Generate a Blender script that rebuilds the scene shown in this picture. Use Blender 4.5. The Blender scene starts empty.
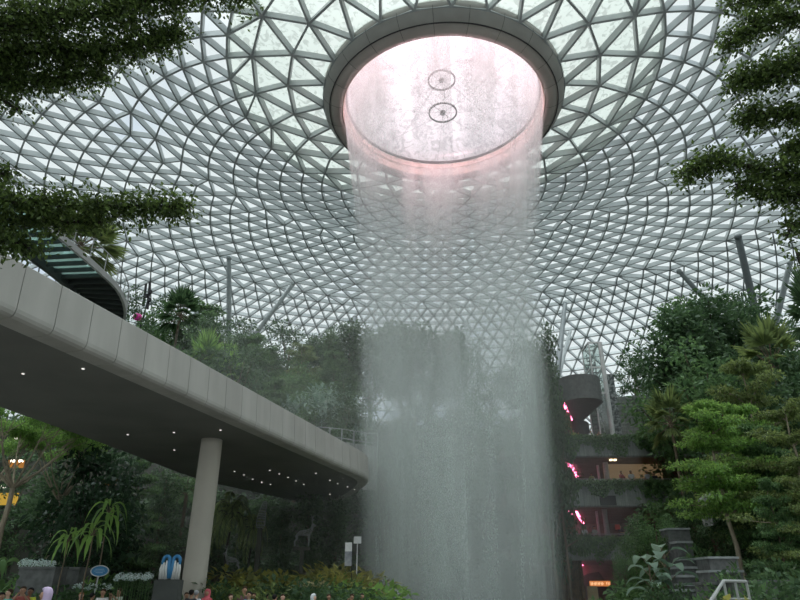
import bpy, math, random
import numpy as np
from mathutils import Vector, Matrix, Quaternion
PI = math.pi
SC = bpy.context.scene
COL = SC.collection
# ------------------------------------------------------------------ camera
PITCH = math.radians(24.9); FPX = 624.0; CAMZ = 1.65
cam_d = bpy.data.cameras.new('camera'); cam = bpy.data.objects.new('camera', cam_d); COL.objects.link(cam)
cam_d.sensor_width = 36; cam_d.lens = FPX / 800 * 36; cam_d.clip_end = 1000
cam.location = (0, 0, CAMZ); cam.rotation_euler = (PI / 2 + PITCH, 0, 0)
SC.camera = cam
CP, SP = math.cos(PITCH), math.sin(PITCH)
def ray(px, py):
    X = px - 400; v = 300 - py
    return X, FPX * CP - v * SP, FPX * SP + v * CP
def at(px, py, Y):
    X, F, U = ray(px, py)
    return Vector((X / F * Y, Y, U / F * Y + CAMZ))
def at_z(px, py, z):
    X, F, U = ray(px, py); t = (z - CAMZ) / U
    return Vector((X * t, F * t, z))
def proj(p):
    x, y, z = p[0], p[1], p[2] - CAMZ
    d = y * CP + z * SP; u = z * CP - y * SP
    return 400 + FPX * x / d, 300 - FPX * u / d
C0 = Vector((3.6, 41.0, 0))
# ------------------------------------------------------------------ materials
def nodes(name):
    m = bpy.data.materials.new(name); m.use_nodes = True
    nt = m.node_tree; nt.nodes.clear()
    out = nt.nodes.new('ShaderNodeOutputMaterial')
    return m, nt, out
def N(nt, typ, **kw):
    n = nt.nodes.new(typ)
    for k, v in kw.items():
        if k.startswith('i_'):
            key = k[2:].replace('_', ' ')
            n.inputs[key].default_value = v
        else: setattr(n, k, v)
    return n
def rgba(c): return (c[0], c[1], c[2], 1)
def mat(name, col, col2=None, rough=.6, scale=2.0, stretch=(1, 1, 1), bump=.0, metal=0, spec=.3, detail=4, emit=None, estr=0, lo=.35, hi=.65):
    m, nt, out = nodes(name)
    b = N(nt, 'ShaderNodeBsdfPrincipled'); b.inputs['Roughness'].default_value = rough
    b.inputs['Metallic'].default_value = metal; b.inputs['Specular IOR Level'].default_value = spec
    tc = N(nt, 'ShaderNodeTexCoord'); mp = N(nt, 'ShaderNodeMapping'); mp.inputs['Scale'].default_value = stretch
    nt.links.new(tc.outputs['Object'], mp.inputs['Vector'])
    nz = N(nt, 'ShaderNodeTexNoise'); nz.inputs['Scale'].default_value = scale; nz.inputs['Detail'].default_value = detail
    nt.links.new(mp.outputs[0], nz.inputs['Vector'])
    cr = N(nt, 'ShaderNodeValToRGB'); cr.color_ramp.elements[0].position = lo; cr.color_ramp.elements[1].position = hi
    if col2 is None: col2 = tuple(c * .8 for c in col)
    cr.color_ramp.elements[0].color = rgba(col2); cr.color_ramp.elements[1].color = rgba(col)
    nt.links.new(nz.outputs[0], cr.inputs[0]); nt.links.new(cr.outputs[0], b.inputs['Base Color'])
    if bump:
        bp = N(nt, 'ShaderNodeBump'); bp.inputs['Strength'].default_value = bump
        nt.links.new(nz.outputs[0], bp.inputs['Height']); nt.links.new(bp.outputs[0], b.inputs['Normal'])
    if emit:
        b.inputs['Emission Color'].default_value = rgba(emit); b.inputs['Emission Strength'].default_value = estr
    nt.links.new(b.outputs[0], out.inputs[0])
    return m
def leaf_mat(name, c1, c2, trans=.35, rough=.5):
    m, nt, out = nodes(name)
    geo = N(nt, 'ShaderNodeNewGeometry'); cr = N(nt, 'ShaderNodeValToRGB')
    cr.color_ramp.elements[0].color = rgba(c2); cr.color_ramp.elements[1].color = rgba(c1)
    nt.links.new(geo.outputs['Random Per Island'], cr.inputs[0])
    b = N(nt, 'ShaderNodeBsdfPrincipled'); b.inputs['Roughness'].default_value = rough; b.inputs['Specular IOR Level'].default_value = .25
    t = N(nt, 'ShaderNodeBsdfTranslucent'); mx = N(nt, 'ShaderNodeMixShader'); mx.inputs[0].default_value = trans
    hs = N(nt, 'ShaderNodeHueSaturation'); hs.inputs['Hue'].default_value = .48; hs.inputs['Value'].default_value = 1.5
    nt.links.new(cr.outputs[0], b.inputs['Base Color']); nt.links.new(cr.outputs[0], hs.inputs['Color']); nt.links.new(hs.outputs[0], t.inputs['Color'])
    nt.links.new(b.outputs[0], mx.inputs[1]); nt.links.new(t.outputs[0], mx.inputs[2]); nt.links.new(mx.outputs[0], out.inputs[0])
    return m
def emis(name, col, s):
    m, nt, out = nodes(name)
    e = N(nt, 'ShaderNodeEmission'); e.inputs[0].default_value = rgba(col); e.inputs[1].default_value = s
    nt.links.new(e.outputs[0], out.inputs[0]); return m
def glass_mat(name, tint=(.95, .97, .97), gl=.06, rough=.05, frost=0, frostcol=(.8, .85, .8), crackle=False):
    m, nt, out = nodes(name)
    tr = N(nt, 'ShaderNodeBsdfTransparent'); tr.inputs[0].default_value = rgba(tint)
    g = N(nt, 'ShaderNodeBsdfGlossy'); g.inputs['Roughness'].default_value = rough
    mx = N(nt, 'ShaderNodeMixShader'); mx.inputs[0].default_value = gl
    nt.links.new(tr.outputs[0], mx.inputs[1]); nt.links.new(g.outputs[0], mx.inputs[2]); last = mx
    if frost:
        tl = N(nt, 'ShaderNodeBsdfTranslucent'); tl.inputs[0].default_value = rgba(frostcol)
        m2 = N(nt, 'ShaderNodeMixShader'); m2.inputs[0].default_value = frost
        if crackle:
            tc = N(nt, 'ShaderNodeTexCoord')
            nz = N(nt, 'ShaderNodeTexNoise'); nz.inputs['Scale'].default_value = crackle; nz.inputs['Detail'].default_value = 6; nz.inputs['Distortion'].default_value = 1.5
            nt.links.new(tc.outputs['Object'], nz.inputs['Vector'])
            cr = N(nt, 'ShaderNodeValToRGB'); cr.color_ramp.elements[0].position = .40; cr.color_ramp.elements[1].position = .50
            cr.color_ramp.elements[0].color = rgba(tuple(c * .66 for c in frostcol)); cr.color_ramp.elements[1].color = rgba(frostcol)
            nt.links.new(nz.outputs[0], cr.inputs[0]); nt.links.new(cr.outputs[0], tl.inputs[0])
        nt.links.new(mx.outputs[0], m2.inputs[1]); nt.links.new(tl.outputs[0], m2.inputs[2]); last = m2
    nt.links.new(last.outputs[0], out.inputs[0]); return m
# ------------------------------------------------------------------ mesh helpers
class MB:
    def __init__(s): s.v = []; s.f = []
    def add(s, vs, fs):
        o = len(s.v); s.v += [tuple(v) for v in vs]; s.f += [tuple(i + o for i in f) for f in fs]; return s
    def box(s, c, size, rz=0, M=None):
        hx, hy, hz = size[0] / 2, size[1] / 2, size[2] / 2; c = Vector(c)
        R = M if M is not None else Matrix.Rotation(rz, 3, 'Z')
        vs = [c + R @ Vector((x, y, z)) for x in (-hx, hx) for y in (-hy, hy) for z in (-hz, hz)]
        return s.add(vs, [(0, 1, 3, 2), (4, 6, 7, 5), (0, 4, 5, 1), (2, 3, 7, 6), (0, 2, 6, 4), (1, 5, 7, 3)])
    def bbox(s, x0, y0, z0, x1, y1, z1): return s.box(((x0 + x1) / 2, (y0 + y1) / 2, (z0 + z1) / 2), (x1 - x0, y1 - y0, z1 - z0))
    def tube(s, pts, rads, n=8, cap=True):
        pts = [Vector(p) for p in pts]
        if not hasattr(rads, '__len__'): rads = [rads] * len(pts)
        vs = []; u = None
        for i, p in enumerate(pts):
            d = (pts[min(i + 1, len(pts) - 1)] - pts[max(i - 1, 0)]).normalized()
            if u is None:
                u = d.cross(Vector((0, 0, 1)));
                if u.length < .05: u = d.cross(Vector((1, 0, 0)))
            u = (u - d * u.dot(d)).normalized(); w = d.cross(u)
            for k in range(n):
                a = 2 * PI * k / n; vs.append(p + (u * math.cos(a) + w * math.sin(a)) * rads[i])
        fs = [(i * n + k, i * n + (k + 1) % n, (i + 1) * n + (k + 1) % n, (i + 1) * n + k) for i in range(len(pts) - 1) for k in range(n)]
        if cap: fs += [tuple(range(n))[::-1], tuple((len(pts) - 1) * n + k for k in range(n))]
        return s.add(vs, fs)
    def lathe(s, prof, n=48, c=(0, 0, 0), a0=0, a1=2 * PI, close=False):
        full = abs(a1 - a0 - 2 * PI) < 1e-6; m = n if full else n + 1; vs = []
        for i in range(m):
            a = a0 + (a1 - a0) * i / n
            for r, z in prof: vs.append((c[0] + r * math.sin(a), c[1] + r * math.cos(a), c[2] + z))
        k = len(prof); fs = []
        for i in range(n):
            j = (i + 1) % m
            for q in range(k if close else k - 1):
                q2 = (q + 1) % k; fs.append((i * k + q, j * k + q, j * k + q2, i * k + q2))
        if close and not full: fs += [tuple(range(k)), tuple(n * k + q for q in range(k))[::-1]]
        return s.add(vs, fs)
    def sweep(s, path, prof, close=True, cap=True):
        """path: list of (x,y) ; prof: (offset to the right, z)"""
        vs = []; P = [Vector((p[0], p[1])) for p in path]
        for i, p in enumerate(P):
            d = (P[min(i + 1, len(P) - 1)] - P[max(i - 1, 0)]).normalized(); r = Vector((d.y, -d.x))
            z0 = path[i][2] if len(path[i]) > 2 else 0
            for o, z in prof: vs.append((p.x + r.x * o, p.y + r.y * o, z + z0))
        k = len(prof); fs = []
        for i in range(len(P) - 1):
            for q in range(k if close else k - 1):
                q2 = (q + 1) % k; fs.append((i * k + q, i * k + q2, (i + 1) * k + q2, (i + 1) * k + q))
        if cap: fs += [tuple(range(k))[::-1], tuple((len(P) - 1) * k + q for q in range(k))]
        return s.add(vs, fs)
    def ell(s, c, r, nu=12, nv=8, M=None):
        c = Vector(c); vs = []; R = M or Matrix.Identity(3)
        for j in range(nv + 1):
            t = PI * j / nv
            for i in range(nu):
                a = 2 * PI * i / nu
                vs.append(c + R @ Vector((r[0] * math.sin(t) * math.cos(a), r[1] * math.sin(t) * math.sin(a), r[2] * math.cos(t))))
        fs = [(j * nu + i, (j + 1) * nu + i, (j + 1) * nu + (i + 1) % nu, j * nu + (i + 1) % nu) for j in range(nv) for i in range(nu)]
        return s.add(vs, fs)
    def mesh(s, name, m=None, smooth=False):
        me = bpy.data.meshes.new(name); me.from_pydata(s.v, [], s.f); me.update()
        if m: me.materials.append(m)
        if smooth: me.polygons.foreach_set('use_smooth', [True] * len(me.polygons))
        return me
    def build(s, name, m=None, parent=None, smooth=False, **t):
        o = bpy.data.objects.new(name, s.mesh(name, m, smooth)); COL.objects.link(o)
        if parent is not None: o.parent = parent
        return tag(o, **t)
def tag(o, label=None, cat=None, group=None, kind=None):
    if label: o['label'] = label
    if cat: o['category'] = cat
    if group: o['group'] = group
    if kind: o['kind'] = kind
    return o
def empty(name, loc=(0, 0, 0), rz=0, s=1, **t):
    o = bpy.data.objects.new(name, None); COL.objects.link(o); o.location = loc; o.rotation_euler = (0, 0, rz); o.scale = (s, s, s)
    o.empty_display_size = .2
    return tag(o, **t)
def meshobj(name, me, parent=None, **t):
    o = bpy.data.objects.new(name, me); COL.objects.link(o)
    if parent is not None: o.parent = parent
    return tag(o, **t)
def copy_tree(o, parent=None):
    c = o.copy(); COL.objects.link(c); c.parent = parent
    for ch in list(KIDS.get(o.name, o.children)): copy_tree(ch, c)
    return c
KIDS = {}
# ------------------------------------------------------------------ render / world
SC.view_settings.view_transform = 'Standard'; SC.view_settings.look = 'None'; SC.view_settings.gamma = 1; SC.view_settings.exposure = 0.12
SC.view_settings.use_curve_mapping = False
SC.cycles.transparent_max_bounces = 48; SC.cycles.max_bounces = 8; SC.cycles.diffuse_bounces = 4; SC.cycles.volume_bounces = 1
w = bpy.data.worlds.new('overcast_sky'); SC.world = w; w.use_nodes = True; nt = w.node_tree; nt.nodes.clear()
o = N(nt, 'ShaderNodeOutputWorld'); bg = N(nt, 'ShaderNodeBackground'); tc = N(nt, 'ShaderNodeTexCoord')
nz = N(nt, 'ShaderNodeTexNoise'); nz.inputs['Scale'].default_value = 2.2; nz.inputs['Detail'].default_value = 5
cr = N(nt, 'ShaderNodeValToRGB'); cr.color_ramp.elements[0].position = .34; cr.color_ramp.elements[1].position = .52
cr.color_ramp.elements[0].color = (.52, .64, .80, 1); cr.color_ramp.elements[1].color = (.83, .90, .90, 1)
nt.links.new(tc.outputs['Generated'], nz.inputs['Vector']); nt.links.new(nz.outputs[0], cr.inputs[0]); nt.links.new(cr.outputs[0], bg.inputs[0])
sxw = N(nt, 'ShaderNodeSeparateXYZ'); nt.links.new(tc.outputs['Generated'], sxw.inputs[0])
mrw = N(nt, 'ShaderNodeMapRange'); mrw.interpolation_type = 'SMOOTHSTEP'   # overcast: the zenith is several times brighter than the lower sky
mrw.inputs['From Min'].default_value = .70; mrw.inputs['From Max'].default_value = 1.0; mrw.inputs['To Min'].default_value = .98; mrw.inputs['To Max'].default_value = 6.5
nt.links.new(sxw.outputs['Z'], mrw.inputs['Value']); nt.links.new(mrw.outputs[0], bg.inputs[1])
nt.links.new(bg.outputs[0], o.inputs[0])
# ------------------------------------------------------------------ shared materials
M_steel = mat('roof_steel', (.50, .53, .52), (.45, .48, .47), rough=.45, scale=.3)
M_steeld = mat('roof_steel_shaded', (.34, .36, .355), rough=.45, scale=.3)  # beam undersides: their shade is put into a darker steel colour
M_glass = glass_mat('roof_glass', (.93, .95, .96), .05, .1)
M_glassg = glass_mat('roof_glass_green', (.86, .885, .85), .05, .15, frost=.75, frostcol=(.38, .405, .37), crackle=1.3)
M_ring = mat('ring_metal', (.30, .29, .26), (.26, .25, .225), rough=.5, scale=.6)
M_ringl = mat('ring_inner', (.42, .36, .30), (.3, .27, .23), rough=.6, scale=1.5)
M_darkm = mat('dark_metal', (.03, .03, .032), rough=.5)
# ------------------------------------------------------------------ roof shell
PROF = [(9.9, 39.2), (13, 40.0), (15.8, 40.7), (20, 41.7), (25, 42.8), (30, 43.8), (40, 45.0), (50, 45.3), (58, 44.3), (66, 41.6), (74, 36.6), (82, 29), (88, 20)]
def roof_z(r):
    for (r0, z0), (r1, z1) in zip(PROF, PROF[1:]):
        if r <= r1: return z0 + (z1 - z0) * (r - r0) / (r1 - r0)
    return PROF[-1][1]
# smooth the profile by arc-length sampling of a Catmull-Rom
def cr_pts(P, sub=8):
    out = []
    for i in range(len(P) - 1):
        p0 = P[max(i - 1, 0)]; p1 = P[i]; p2 = P[i + 1]; p3 = P[min(i + 2, len(P) - 1)]
        for k in range(sub):
            t = k / sub
            out.append(tuple(.5 * (2 * b + (c - a) * t + (2 * a - 5 * b + 4 * c - d) * t * t + (3 * b - a - 3 * c + d) * t ** 3) for a, b, c, d in zip(p0, p1, p2, p3)))
    out.append(P[-1]); return out
DP = cr_pts(PROF, 10)
L = [0]
for a, b in zip(DP, DP[1:]): L.append(L[-1] + math.hypot(b[0] - a[0], b[1] - a[1]))
def prof_at(s):
    s = max(0, min(s, L[-1]))
    for i in range(len(L) - 1):
        if s <= L[i + 1]:
            t = (s - L[i]) / (L[i + 1] - L[i]); a, b = DP[i], DP[i + 1]
            return a[0] + (b[0] - a[0]) * t, a[1] + (b[1] - a[1]) * t
    return DP[-1]
ZN = [(15.8, 24, 2), (30, 48, 7), (52, 84, 9), (88, 168, 19)]
def s_of_r(r):
    for i in range(len(L) - 1):
        if r <= DP[i + 1][0]: return L[i] + (L[i + 1] - L[i]) * (r - DP[i][0]) / (DP[i + 1][0] - DP[i][0])
    return L[-1]
DONE = set()
def build_roof():
    rings = []; par = 0; s0 = 0; r_prev = 0
    for lim, n, cnt in ZN:
        s1 = s_of_r(lim)
        for k in range(cnt):
            r, z = prof_at(s0 + (s1 - s0) * k / cnt); rings.append((r, z, n, par)); par ^= 1
        s0 = s1
    r, z = prof_at(L[-1]); rings.append((r, z, 168, par))
    # at a change of count the boundary ring keeps the inner count
    for q in range(1, len(rings)):
        if rings[q][2] != rings[q - 1][2]: rings[q] = (rings[q][0], rings[q][1], rings[q - 1][2] if q not in DONE else rings[q][2], rings[q][3]); DONE.add(q); DONE.add(q + 1)
    V = []; start = []
    ang = []
    for r, z, n, par in rings:
        start.append(len(V)); A = []
        for k in range(n):
            a = 2 * PI * (k + (.5 if par else 0)) / n; A.append(a)
            V.append(Vector((C0.x + r * math.sin(a), C0.y + r * math.cos(a), z)))
        ang.append(A)
    T = []; E = set()
    def ed(a, b): E.add((min(a, b), max(a, b)))
    for i in range(len(rings) - 1):
        n0, n1 = rings[i][2], rings[i + 1][2]; A, B = ang[i], ang[i + 1]; s0, s1 = start[i], start[i + 1]
        ia = ib = 0
        gA = lambda k: A[k % n0] + 2 * PI * (k // n0)
        gB = lambda k: B[k % n1] + 2 * PI * (k // n1)
        while ia < n0 or ib < n1:
            adv_a = gA(ia + 1); adv_b = gB(ib + 1)
            if ib >= n1 or (ia < n0 and adv_a <= adv_b):
                T.append((s0 + ia % n0, s0 + (ia + 1) % n0, s1 + ib % n1)); ia += 1
            else:
                T.append((s0 + ia % n0, s1 + (ib + 1) % n1, s1 + ib % n1)); ib += 1
    for t in T:
        ed(t[0], t[1]); ed(t[1], t[2]); ed(t[0], t[2])
    NRM = [Vector((0, 0, 0)) for _ in V]
    for t in T:
        n = (V[t[1]] - V[t[0]]).cross(V[t[2]] - V[t[0]])
        if n.z < 0: n = -n
        # beyond the crest the outer normal still points up/outward
        for q in t: NRM[q] += n
    NRM = [n.normalized() for n in NRM]
    b = MB(); lo = MB(); W = .075; D = .66
    for a, c in E:
        pa, pc = V[a], V[c]; d = (pc - pa).normalized()
        vs = []; rr = math.hypot(pa.x - C0.x, pa.y - C0.y); D = .58 if rr < 24 else (.54 if rr < 44 else .64)
        for p, n in ((pa, NRM[a]), (pc, NRM[c])):
            sd = d.cross(n).normalized() * W
            vs += [p + sd, p - sd, p - sd - n * D, p + sd - n * D]
        b.add(vs, [(0, 4, 5, 1), (1, 5, 6, 2), (2, 6, 7, 3), (3, 7, 4, 0)])
        vs = []
        for p, n in ((pa, NRM[a]), (pc, NRM[c])):
            sd = d.cross(n).normalized() * (W + .01)
            vs += [p + sd - n * D, p - sd - n * D, p - sd - n * (D + .04), p + sd - n * (D + .04)]
        lo.add(vs, [(0, 4, 5, 1), (1, 5, 6, 2), (2, 6, 7, 3), (3, 7, 4, 0)])
    root = empty('ceiling', C0, kind='structure')
    def loc(bb, name, m):
        bb.v = [(x - C0.x, y - C0.y, z) for x, y, z in bb.v]; return bb.build(name, m, root)
    loc(b, 'steel_lattice', M_steel); loc(lo, 'shaded_beam_bottoms', M_steeld)  # strips added under the beams, coloured darker for the shade there
    g1, g2 = MB(), MB()
    for t in T:
        r = sum((math.hypot(V[q].x - C0.x, V[q].y - C0.y) for q in t)) / 3
        g = g1 if r < 17.6 else g2
        o = len(g.v); g.v += [tuple(V[q] + NRM[q] * .03) for q in t]; g.f.append((o, o + 1, o + 2))
    loc(g1, 'frosted_glazing', M_glassg); loc(g2, 'glazing', M_glass)
    return V, NRM
ROOFV, ROOFN = build_roof()
def hit_roof(px, py):
    X, F, U = ray(px, py); best = None
    for k in range(300, 1700):
        Y = k * .1
        x, z = X / F * Y, U / F * Y + CAMZ; r = math.hypot(x - C0.x, Y - C0.y)
        if r > 88: continue
        if r > 10 and z > roof_z(r) - .8: return Vector((x, Y, z))
    return None
# ------------------------------------------------------------------ oculus ring
oc = empty('oculus_ring', C0, label='dark metal ring around the round roof opening above the waterfall', cat='roof ring')
HZ = CAMZ
b = MB(); b.lathe([(8.45, 36.0 + HZ), (8.75, 35.93 + HZ), (9.5, 36.2 + HZ), (9.95, 36.7 + HZ), (10.05, 37.2 + HZ), (10.2, 38.5), (9.6, 38.6), (9.6, 37.9), (8.5, 37.9), (8.45, 37.0 + HZ)][:5] + [(10.05, 39.4), (8.6, 39.4), (8.45, 36.8 + HZ)], 96, close=True)
b.build('ring_fascia', M_ring, oc, smooth=True)
b = MB()
for k in range(24):   # panel seams
    a = 2 * PI * (k + .5) / 24
    pr = [(8.5, 35.97), (8.75, 35.92), (9.5, 36.185), (9.96, 36.69), (10.11, 37.2)]
    b.tube([(r * math.sin(a), r * math.cos(a), z + HZ) for r, z in pr], .012, 4)
b.lathe([(9.42, 36.12 + HZ), (9.48, 36.12 + HZ), (9.48, 36.2 + HZ), (9.42, 36.2 + HZ)], 96, close=True)
b.build('panel_seams', M_darkm, oc)
b = MB(); b.lathe([(8.42, 36.05 + HZ), (8.42, 37.3 + HZ), (8.2, 37.3 + HZ), (8.2, 36.85 + HZ), (8.36, 36.7 + HZ), (8.36, 36.05 + HZ)], 96, close=True)
b.build('weir_lip', M_ringl, oc, smooth=False)
b = MB(); b.lathe([(8.2, 37.35 + HZ), (8.05, 37.35 + HZ), (8.05, 37.55 + HZ), (8.2, 37.55 + HZ)], 96, close=True); b.build('weir_rail', M_darkm, oc)
# acrylic cap closing the opening
M_cap = glass_mat('acrylic_cap', (.95, .80, .84), .04, .2, frost=.55, frostcol=(1, .81, .85), crackle=1.1)
b = MB(); prof = [(8.3 * math.cos(t), 37.6 + HZ + 4.2 * math.sin(t)) for t in [i * PI / 2 / 16 for i in range(17)]]
b.lathe(prof, 72); b.build('acrylic_cap', M_cap, oc, smooth=True)
def ringfix(z, r, rot, label, nm='ring_light'):
    root = empty(nm, (C0.x, C0.y, z), label=label, cat='ceiling fixture')
    b = MB()
    b.lathe([(r - .05, -.06), (r + .05, -.06), (r + .05, .06), (r - .05, .06)], 48, close=True); b.build('hoop', M_darkm, root)
    b = MB(); b.lathe([(.0, -.12), (.22, -.12), (.26, 0), (.22, .12), (0, .12)], 20); b.build('hub', M_darkm, root)
    b = MB()
    for k in range(8):
        a = rot + k * PI / 4; b.tube([(.2 * math.sin(a), .2 * math.cos(a), 0), (r * math.sin(a), r * math.cos(a), 0)], .018, 4)
    b.build('spokes', M_darkm, root)
    b = MB()
    for k in range(8):
        a = rot + k * PI / 4; b.tube([(r * math.sin(a), r * math.cos(a), 0), (8.2 * math.sin(a), 8.2 * math.cos(a), 37.4 + HZ - z)], .012, 3)
    b.build('stay_cables', M_darkm, root)
    return root
ringfix(36.4 + HZ, 1.15, 0, 'lower hoop with hub and spokes hung on cables in the roof opening')
ringfix(40.0 + HZ, 1.15, .2, 'upper hoop with hub and spokes under the cap of the roof opening')
# ------------------------------------------------------------------ waterfall
WPROF = [(8.25, 36.9 + HZ), (8.28, 36.2 + HZ), (7.95, 33.5 + HZ), (7.5, 30 + HZ), (7.15, 27.6 + HZ), (6.65, 23 + HZ), (6.3, 19 + HZ), (6.05, 15 + HZ), (5.9, 11.6 + HZ), (5.7, 8 + HZ), (5.57, 5.1 + HZ), (5.4, 2 + HZ), (5.3, .35)]
def water_mat(name, seed, a_top, a_bot, sscale, grain=.75):
    m, nt, out = nodes(name)
    tc = N(nt, 'ShaderNodeTexCoord'); sx = N(nt, 'ShaderNodeSeparateXYZ'); nt.links.new(tc.outputs['Object'], sx.inputs[0])
    zb = N(nt, 'ShaderNodeMapRange'); zb.interpolation_type = 'SMOOTHSTEP'; zb.inputs['From Min'].default_value = 25; zb.inputs['From Max'].default_value = 11
    zb.inputs['To Min'].default_value = a_bot * .22; zb.inputs['To Max'].default_value = a_bot; nt.links.new(sx.outputs['Z'], zb.inputs['Value'])
    zt = N(nt, 'ShaderNodeMapRange'); zt.interpolation_type = 'SMOOTHSTEP'; zt.inputs['From Min'].default_value = 24; zt.inputs['From Max'].default_value = 37
    zt.inputs['To Min'].default_value = 0; zt.inputs['To Max'].default_value = a_top; nt.links.new(sx.outputs['Z'], zt.inputs['Value'])
    zr = N(nt, 'ShaderNodeMath', operation='ADD'); nt.links.new(zb.outputs[0], zr.inputs[0]); nt.links.new(zt.outputs[0], zr.inputs[1])
    # angular streaks
    an = N(nt, 'ShaderNodeMath', operation='ARCTAN2'); nt.links.new(sx.outputs['X'], an.inputs[0]); nt.links.new(sx.outputs['Y'], an.inputs[1])
    cb = N(nt, 'ShaderNodeCombineXYZ'); nt.links.new(an.outputs[0], cb.inputs[0])
    zz = N(nt, 'ShaderNodeMath', operation='MULTIPLY'); zz.inputs[1].default_value = .012; nt.links.new(sx.outputs['Z'], zz.inputs[0]); nt.links.new(zz.outputs[0], cb.inputs[1])
    cb.inputs[2].default_value = 3.0
    n1 = N(nt, 'ShaderNodeTexNoise'); n1.inputs['Scale'].default_value = 3.2; n1.inputs['Detail'].default_value = 3; nt.links.new(cb.outputs[0], n1.inputs['Vector'])
    # mid streaks that wander
    cb2 = N(nt, 'ShaderNodeCombineXYZ'); nt.links.new(an.outputs[0], cb2.inputs[0]); z2 = N(nt, 'ShaderNodeMath', operation='MULTIPLY'); z2.inputs[1].default_value = .035
    nt.links.new(sx.outputs['Z'], z2.inputs[0]); nt.links.new(z2.outputs[0], cb2.inputs[1]); cb2.inputs[2].default_value = seed + 9
    n2 = N(nt, 'ShaderNodeTexNoise'); n2.inputs['Scale'].default_value = sscale * 4; n2.inputs['Detail'].default_value = 4; nt.links.new(cb2.outputs[0], n2.inputs['Vector'])
    # droplets grain
    mp = N(nt, 'ShaderNodeMapping'); mp.inputs['Scale'].default_value = (1, 1, .5); nt.links.new(tc.outputs['Object'], mp.inputs[0])
    n3 = N(nt, 'ShaderNodeTexNoise'); n3.inputs['Scale'].default_value = 15.0; n3.inputs['Detail'].default_value = 3; nt.links.new(mp.outputs[0], n3.inputs['Vector'])
    def mr(src, a, b, c, d):
        r = N(nt, 'ShaderNodeMapRange'); r.inputs['From Min'].default_value = a; r.inputs['From Max'].default_value = b; r.inputs['To Min'].default_value = c; r.inputs['To Max'].default_value = d
        nt.links.new(src, r.inputs['Value']); return r.outputs[0]
    def mul(x, y):
        q = N(nt, 'ShaderNodeMath', operation='MULTIPLY'); nt.links.new(x, q.inputs[0]); nt.links.new(y, q.inputs[1]); return q.outputs[0]
    f = mul(mul(mr(n1.outputs[0], .36, .66, .35, 1.9), mr(n2.outputs[0], .3, .7, .8, 1.2)), mr(n3.outputs[0], .40, .62, 1 - .4 * grain, 1 + .5 * grain))
    f = mul(f, zr.outputs[0])
    cl = N(nt, 'ShaderNodeClamp'); cl.inputs['Max'].default_value = .93; nt.links.new(f, cl.inputs[0])
    tr = N(nt, 'ShaderNodeBsdfTransparent')
    df = N(nt, 'ShaderNodeBsdfDiffuse'); df.inputs[0].default_value = (.80, .86, .83, 1)
    tl = N(nt, 'ShaderNodeBsdfTranslucent'); tl.inputs[0].default_value = (.80, .86, .83, 1)
    m1 = N(nt, 'ShaderNodeMixShader'); m1.inputs[0].default_value = .55
    nt.links.new(df.outputs[0], m1.inputs[1]); nt.links.new(tl.outputs[0], m1.inputs[2])
    m2 = N(nt, 'ShaderNodeMixShader'); nt.links.new(cl.outputs[0], m2.inputs[0]); nt.links.new(tr.outputs[0], m2.inputs[1]); nt.links.new(m1.outputs[0], m2.inputs[2])
    nt.links.new(m2.outputs[0], out.inputs[0]); return m
wf = empty('waterfall', C0, label='tall round curtain of falling water dropping from the roof ring', cat='waterfall')
for i, (off, at_, ab, ss, nm) in enumerate([(-1.1, .03, .11, 2.9, 'core_spray'), (-.7, .06, .15, 2.3, 'inner_spray'), (-.35, .15, .17, 3.1, 'inner_water_curtain'), (0, .27, .18, 2.2, 'outer_water_curtain'), (.2, .08, .13, 4.3, 'outer_spray'), (.4, .0, .08, 3.5, 'spray_veil'), (.65, .0, .05, 5.5, 'outermost_veil')]):
    b = MB(); b.lathe([(r + off * (1 if off < 0 else min(1, j / 9)), z) for j, (r, z) in enumerate(WPROF)], 160)
    vv = []
    for x, y, z in b.v:
        a = math.atan2(x, y); t = max(0, (34 - z) / 34); k = 1 + t * (.018 * math.sin(9 * a + i) + .012 * math.sin(23 * a + 2 * i + z * .05)); vv.append((x * k, y * k, z))
    b.v = vv
    b.build(nm, water_mat(nm, i * 3.7, at_, ab, ss), wf, smooth=True)
for k in range(20):   # pink show lights fixed in the weir, washing the top of the curtain
    a = 2 * PI * (k + .5) / 20
    ld = bpy.data.lights.new('weir_light', 'SPOT'); ld.energy = 620; ld.color = (1, .55, .64); ld.spot_size = math.radians(130); ld.spot_blend = 1; ld.shadow_soft_size = .3
    lo_ = bpy.data.objects.new('weir_light', ld); COL.objects.link(lo_); lo_.location = (C0.x + 4.2 * math.sin(a), C0.y + 4.2 * math.cos(a), 38.4 + HZ)
    d = Vector((math.sin(a) * 1.0, math.cos(a) * 1.0, -1)); lo_.rotation_euler = d.to_track_quat('-Z', 'Y').to_euler(); lo_.parent = None
M_water = mat('pool_water', (.05, .07, .065), (.03, .05, .045), rough=.08, scale=3, bump=.3)
# ------------------------------------------------------------------ ground
M_floor = mat('stone_paving', (.20, .19, .175), (.14, .135, .12), rough=.5, scale=1.2)
b = MB(); b.bbox(-75, -36, -.4, 82, 118, 0); b.build('floor', M_floor, kind='structure')
M_conc = mat('concrete', (.27, .265, .245), (.22, .215, .20), rough=.75, scale=.8, stretch=(1, 1, .25), bump=.05)
M_concd = mat('dark_concrete', (.075, .082, .075), (.05, .056, .05), rough=.8, scale=1.5, bump=.2)
b = MB(); b.lathe([(7.0, 0), (7.0, .55), (7.4, .55), (7.4, 0)], 64, close=True); b.v = [(x + C0.x, y + C0.y, z) for x, y, z in b.v]
b.build('pool_kerb', M_concd, label='low dark round kerb of the pool the waterfall lands in', cat='pool kerb')
b = MB(); b.lathe([(0, .3), (6.98, .3)], 64); b.v = [(x + C0.x, y + C0.y, z) for x, y, z in b.v]; b.build('pool_water', M_water, kind='structure')
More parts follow.
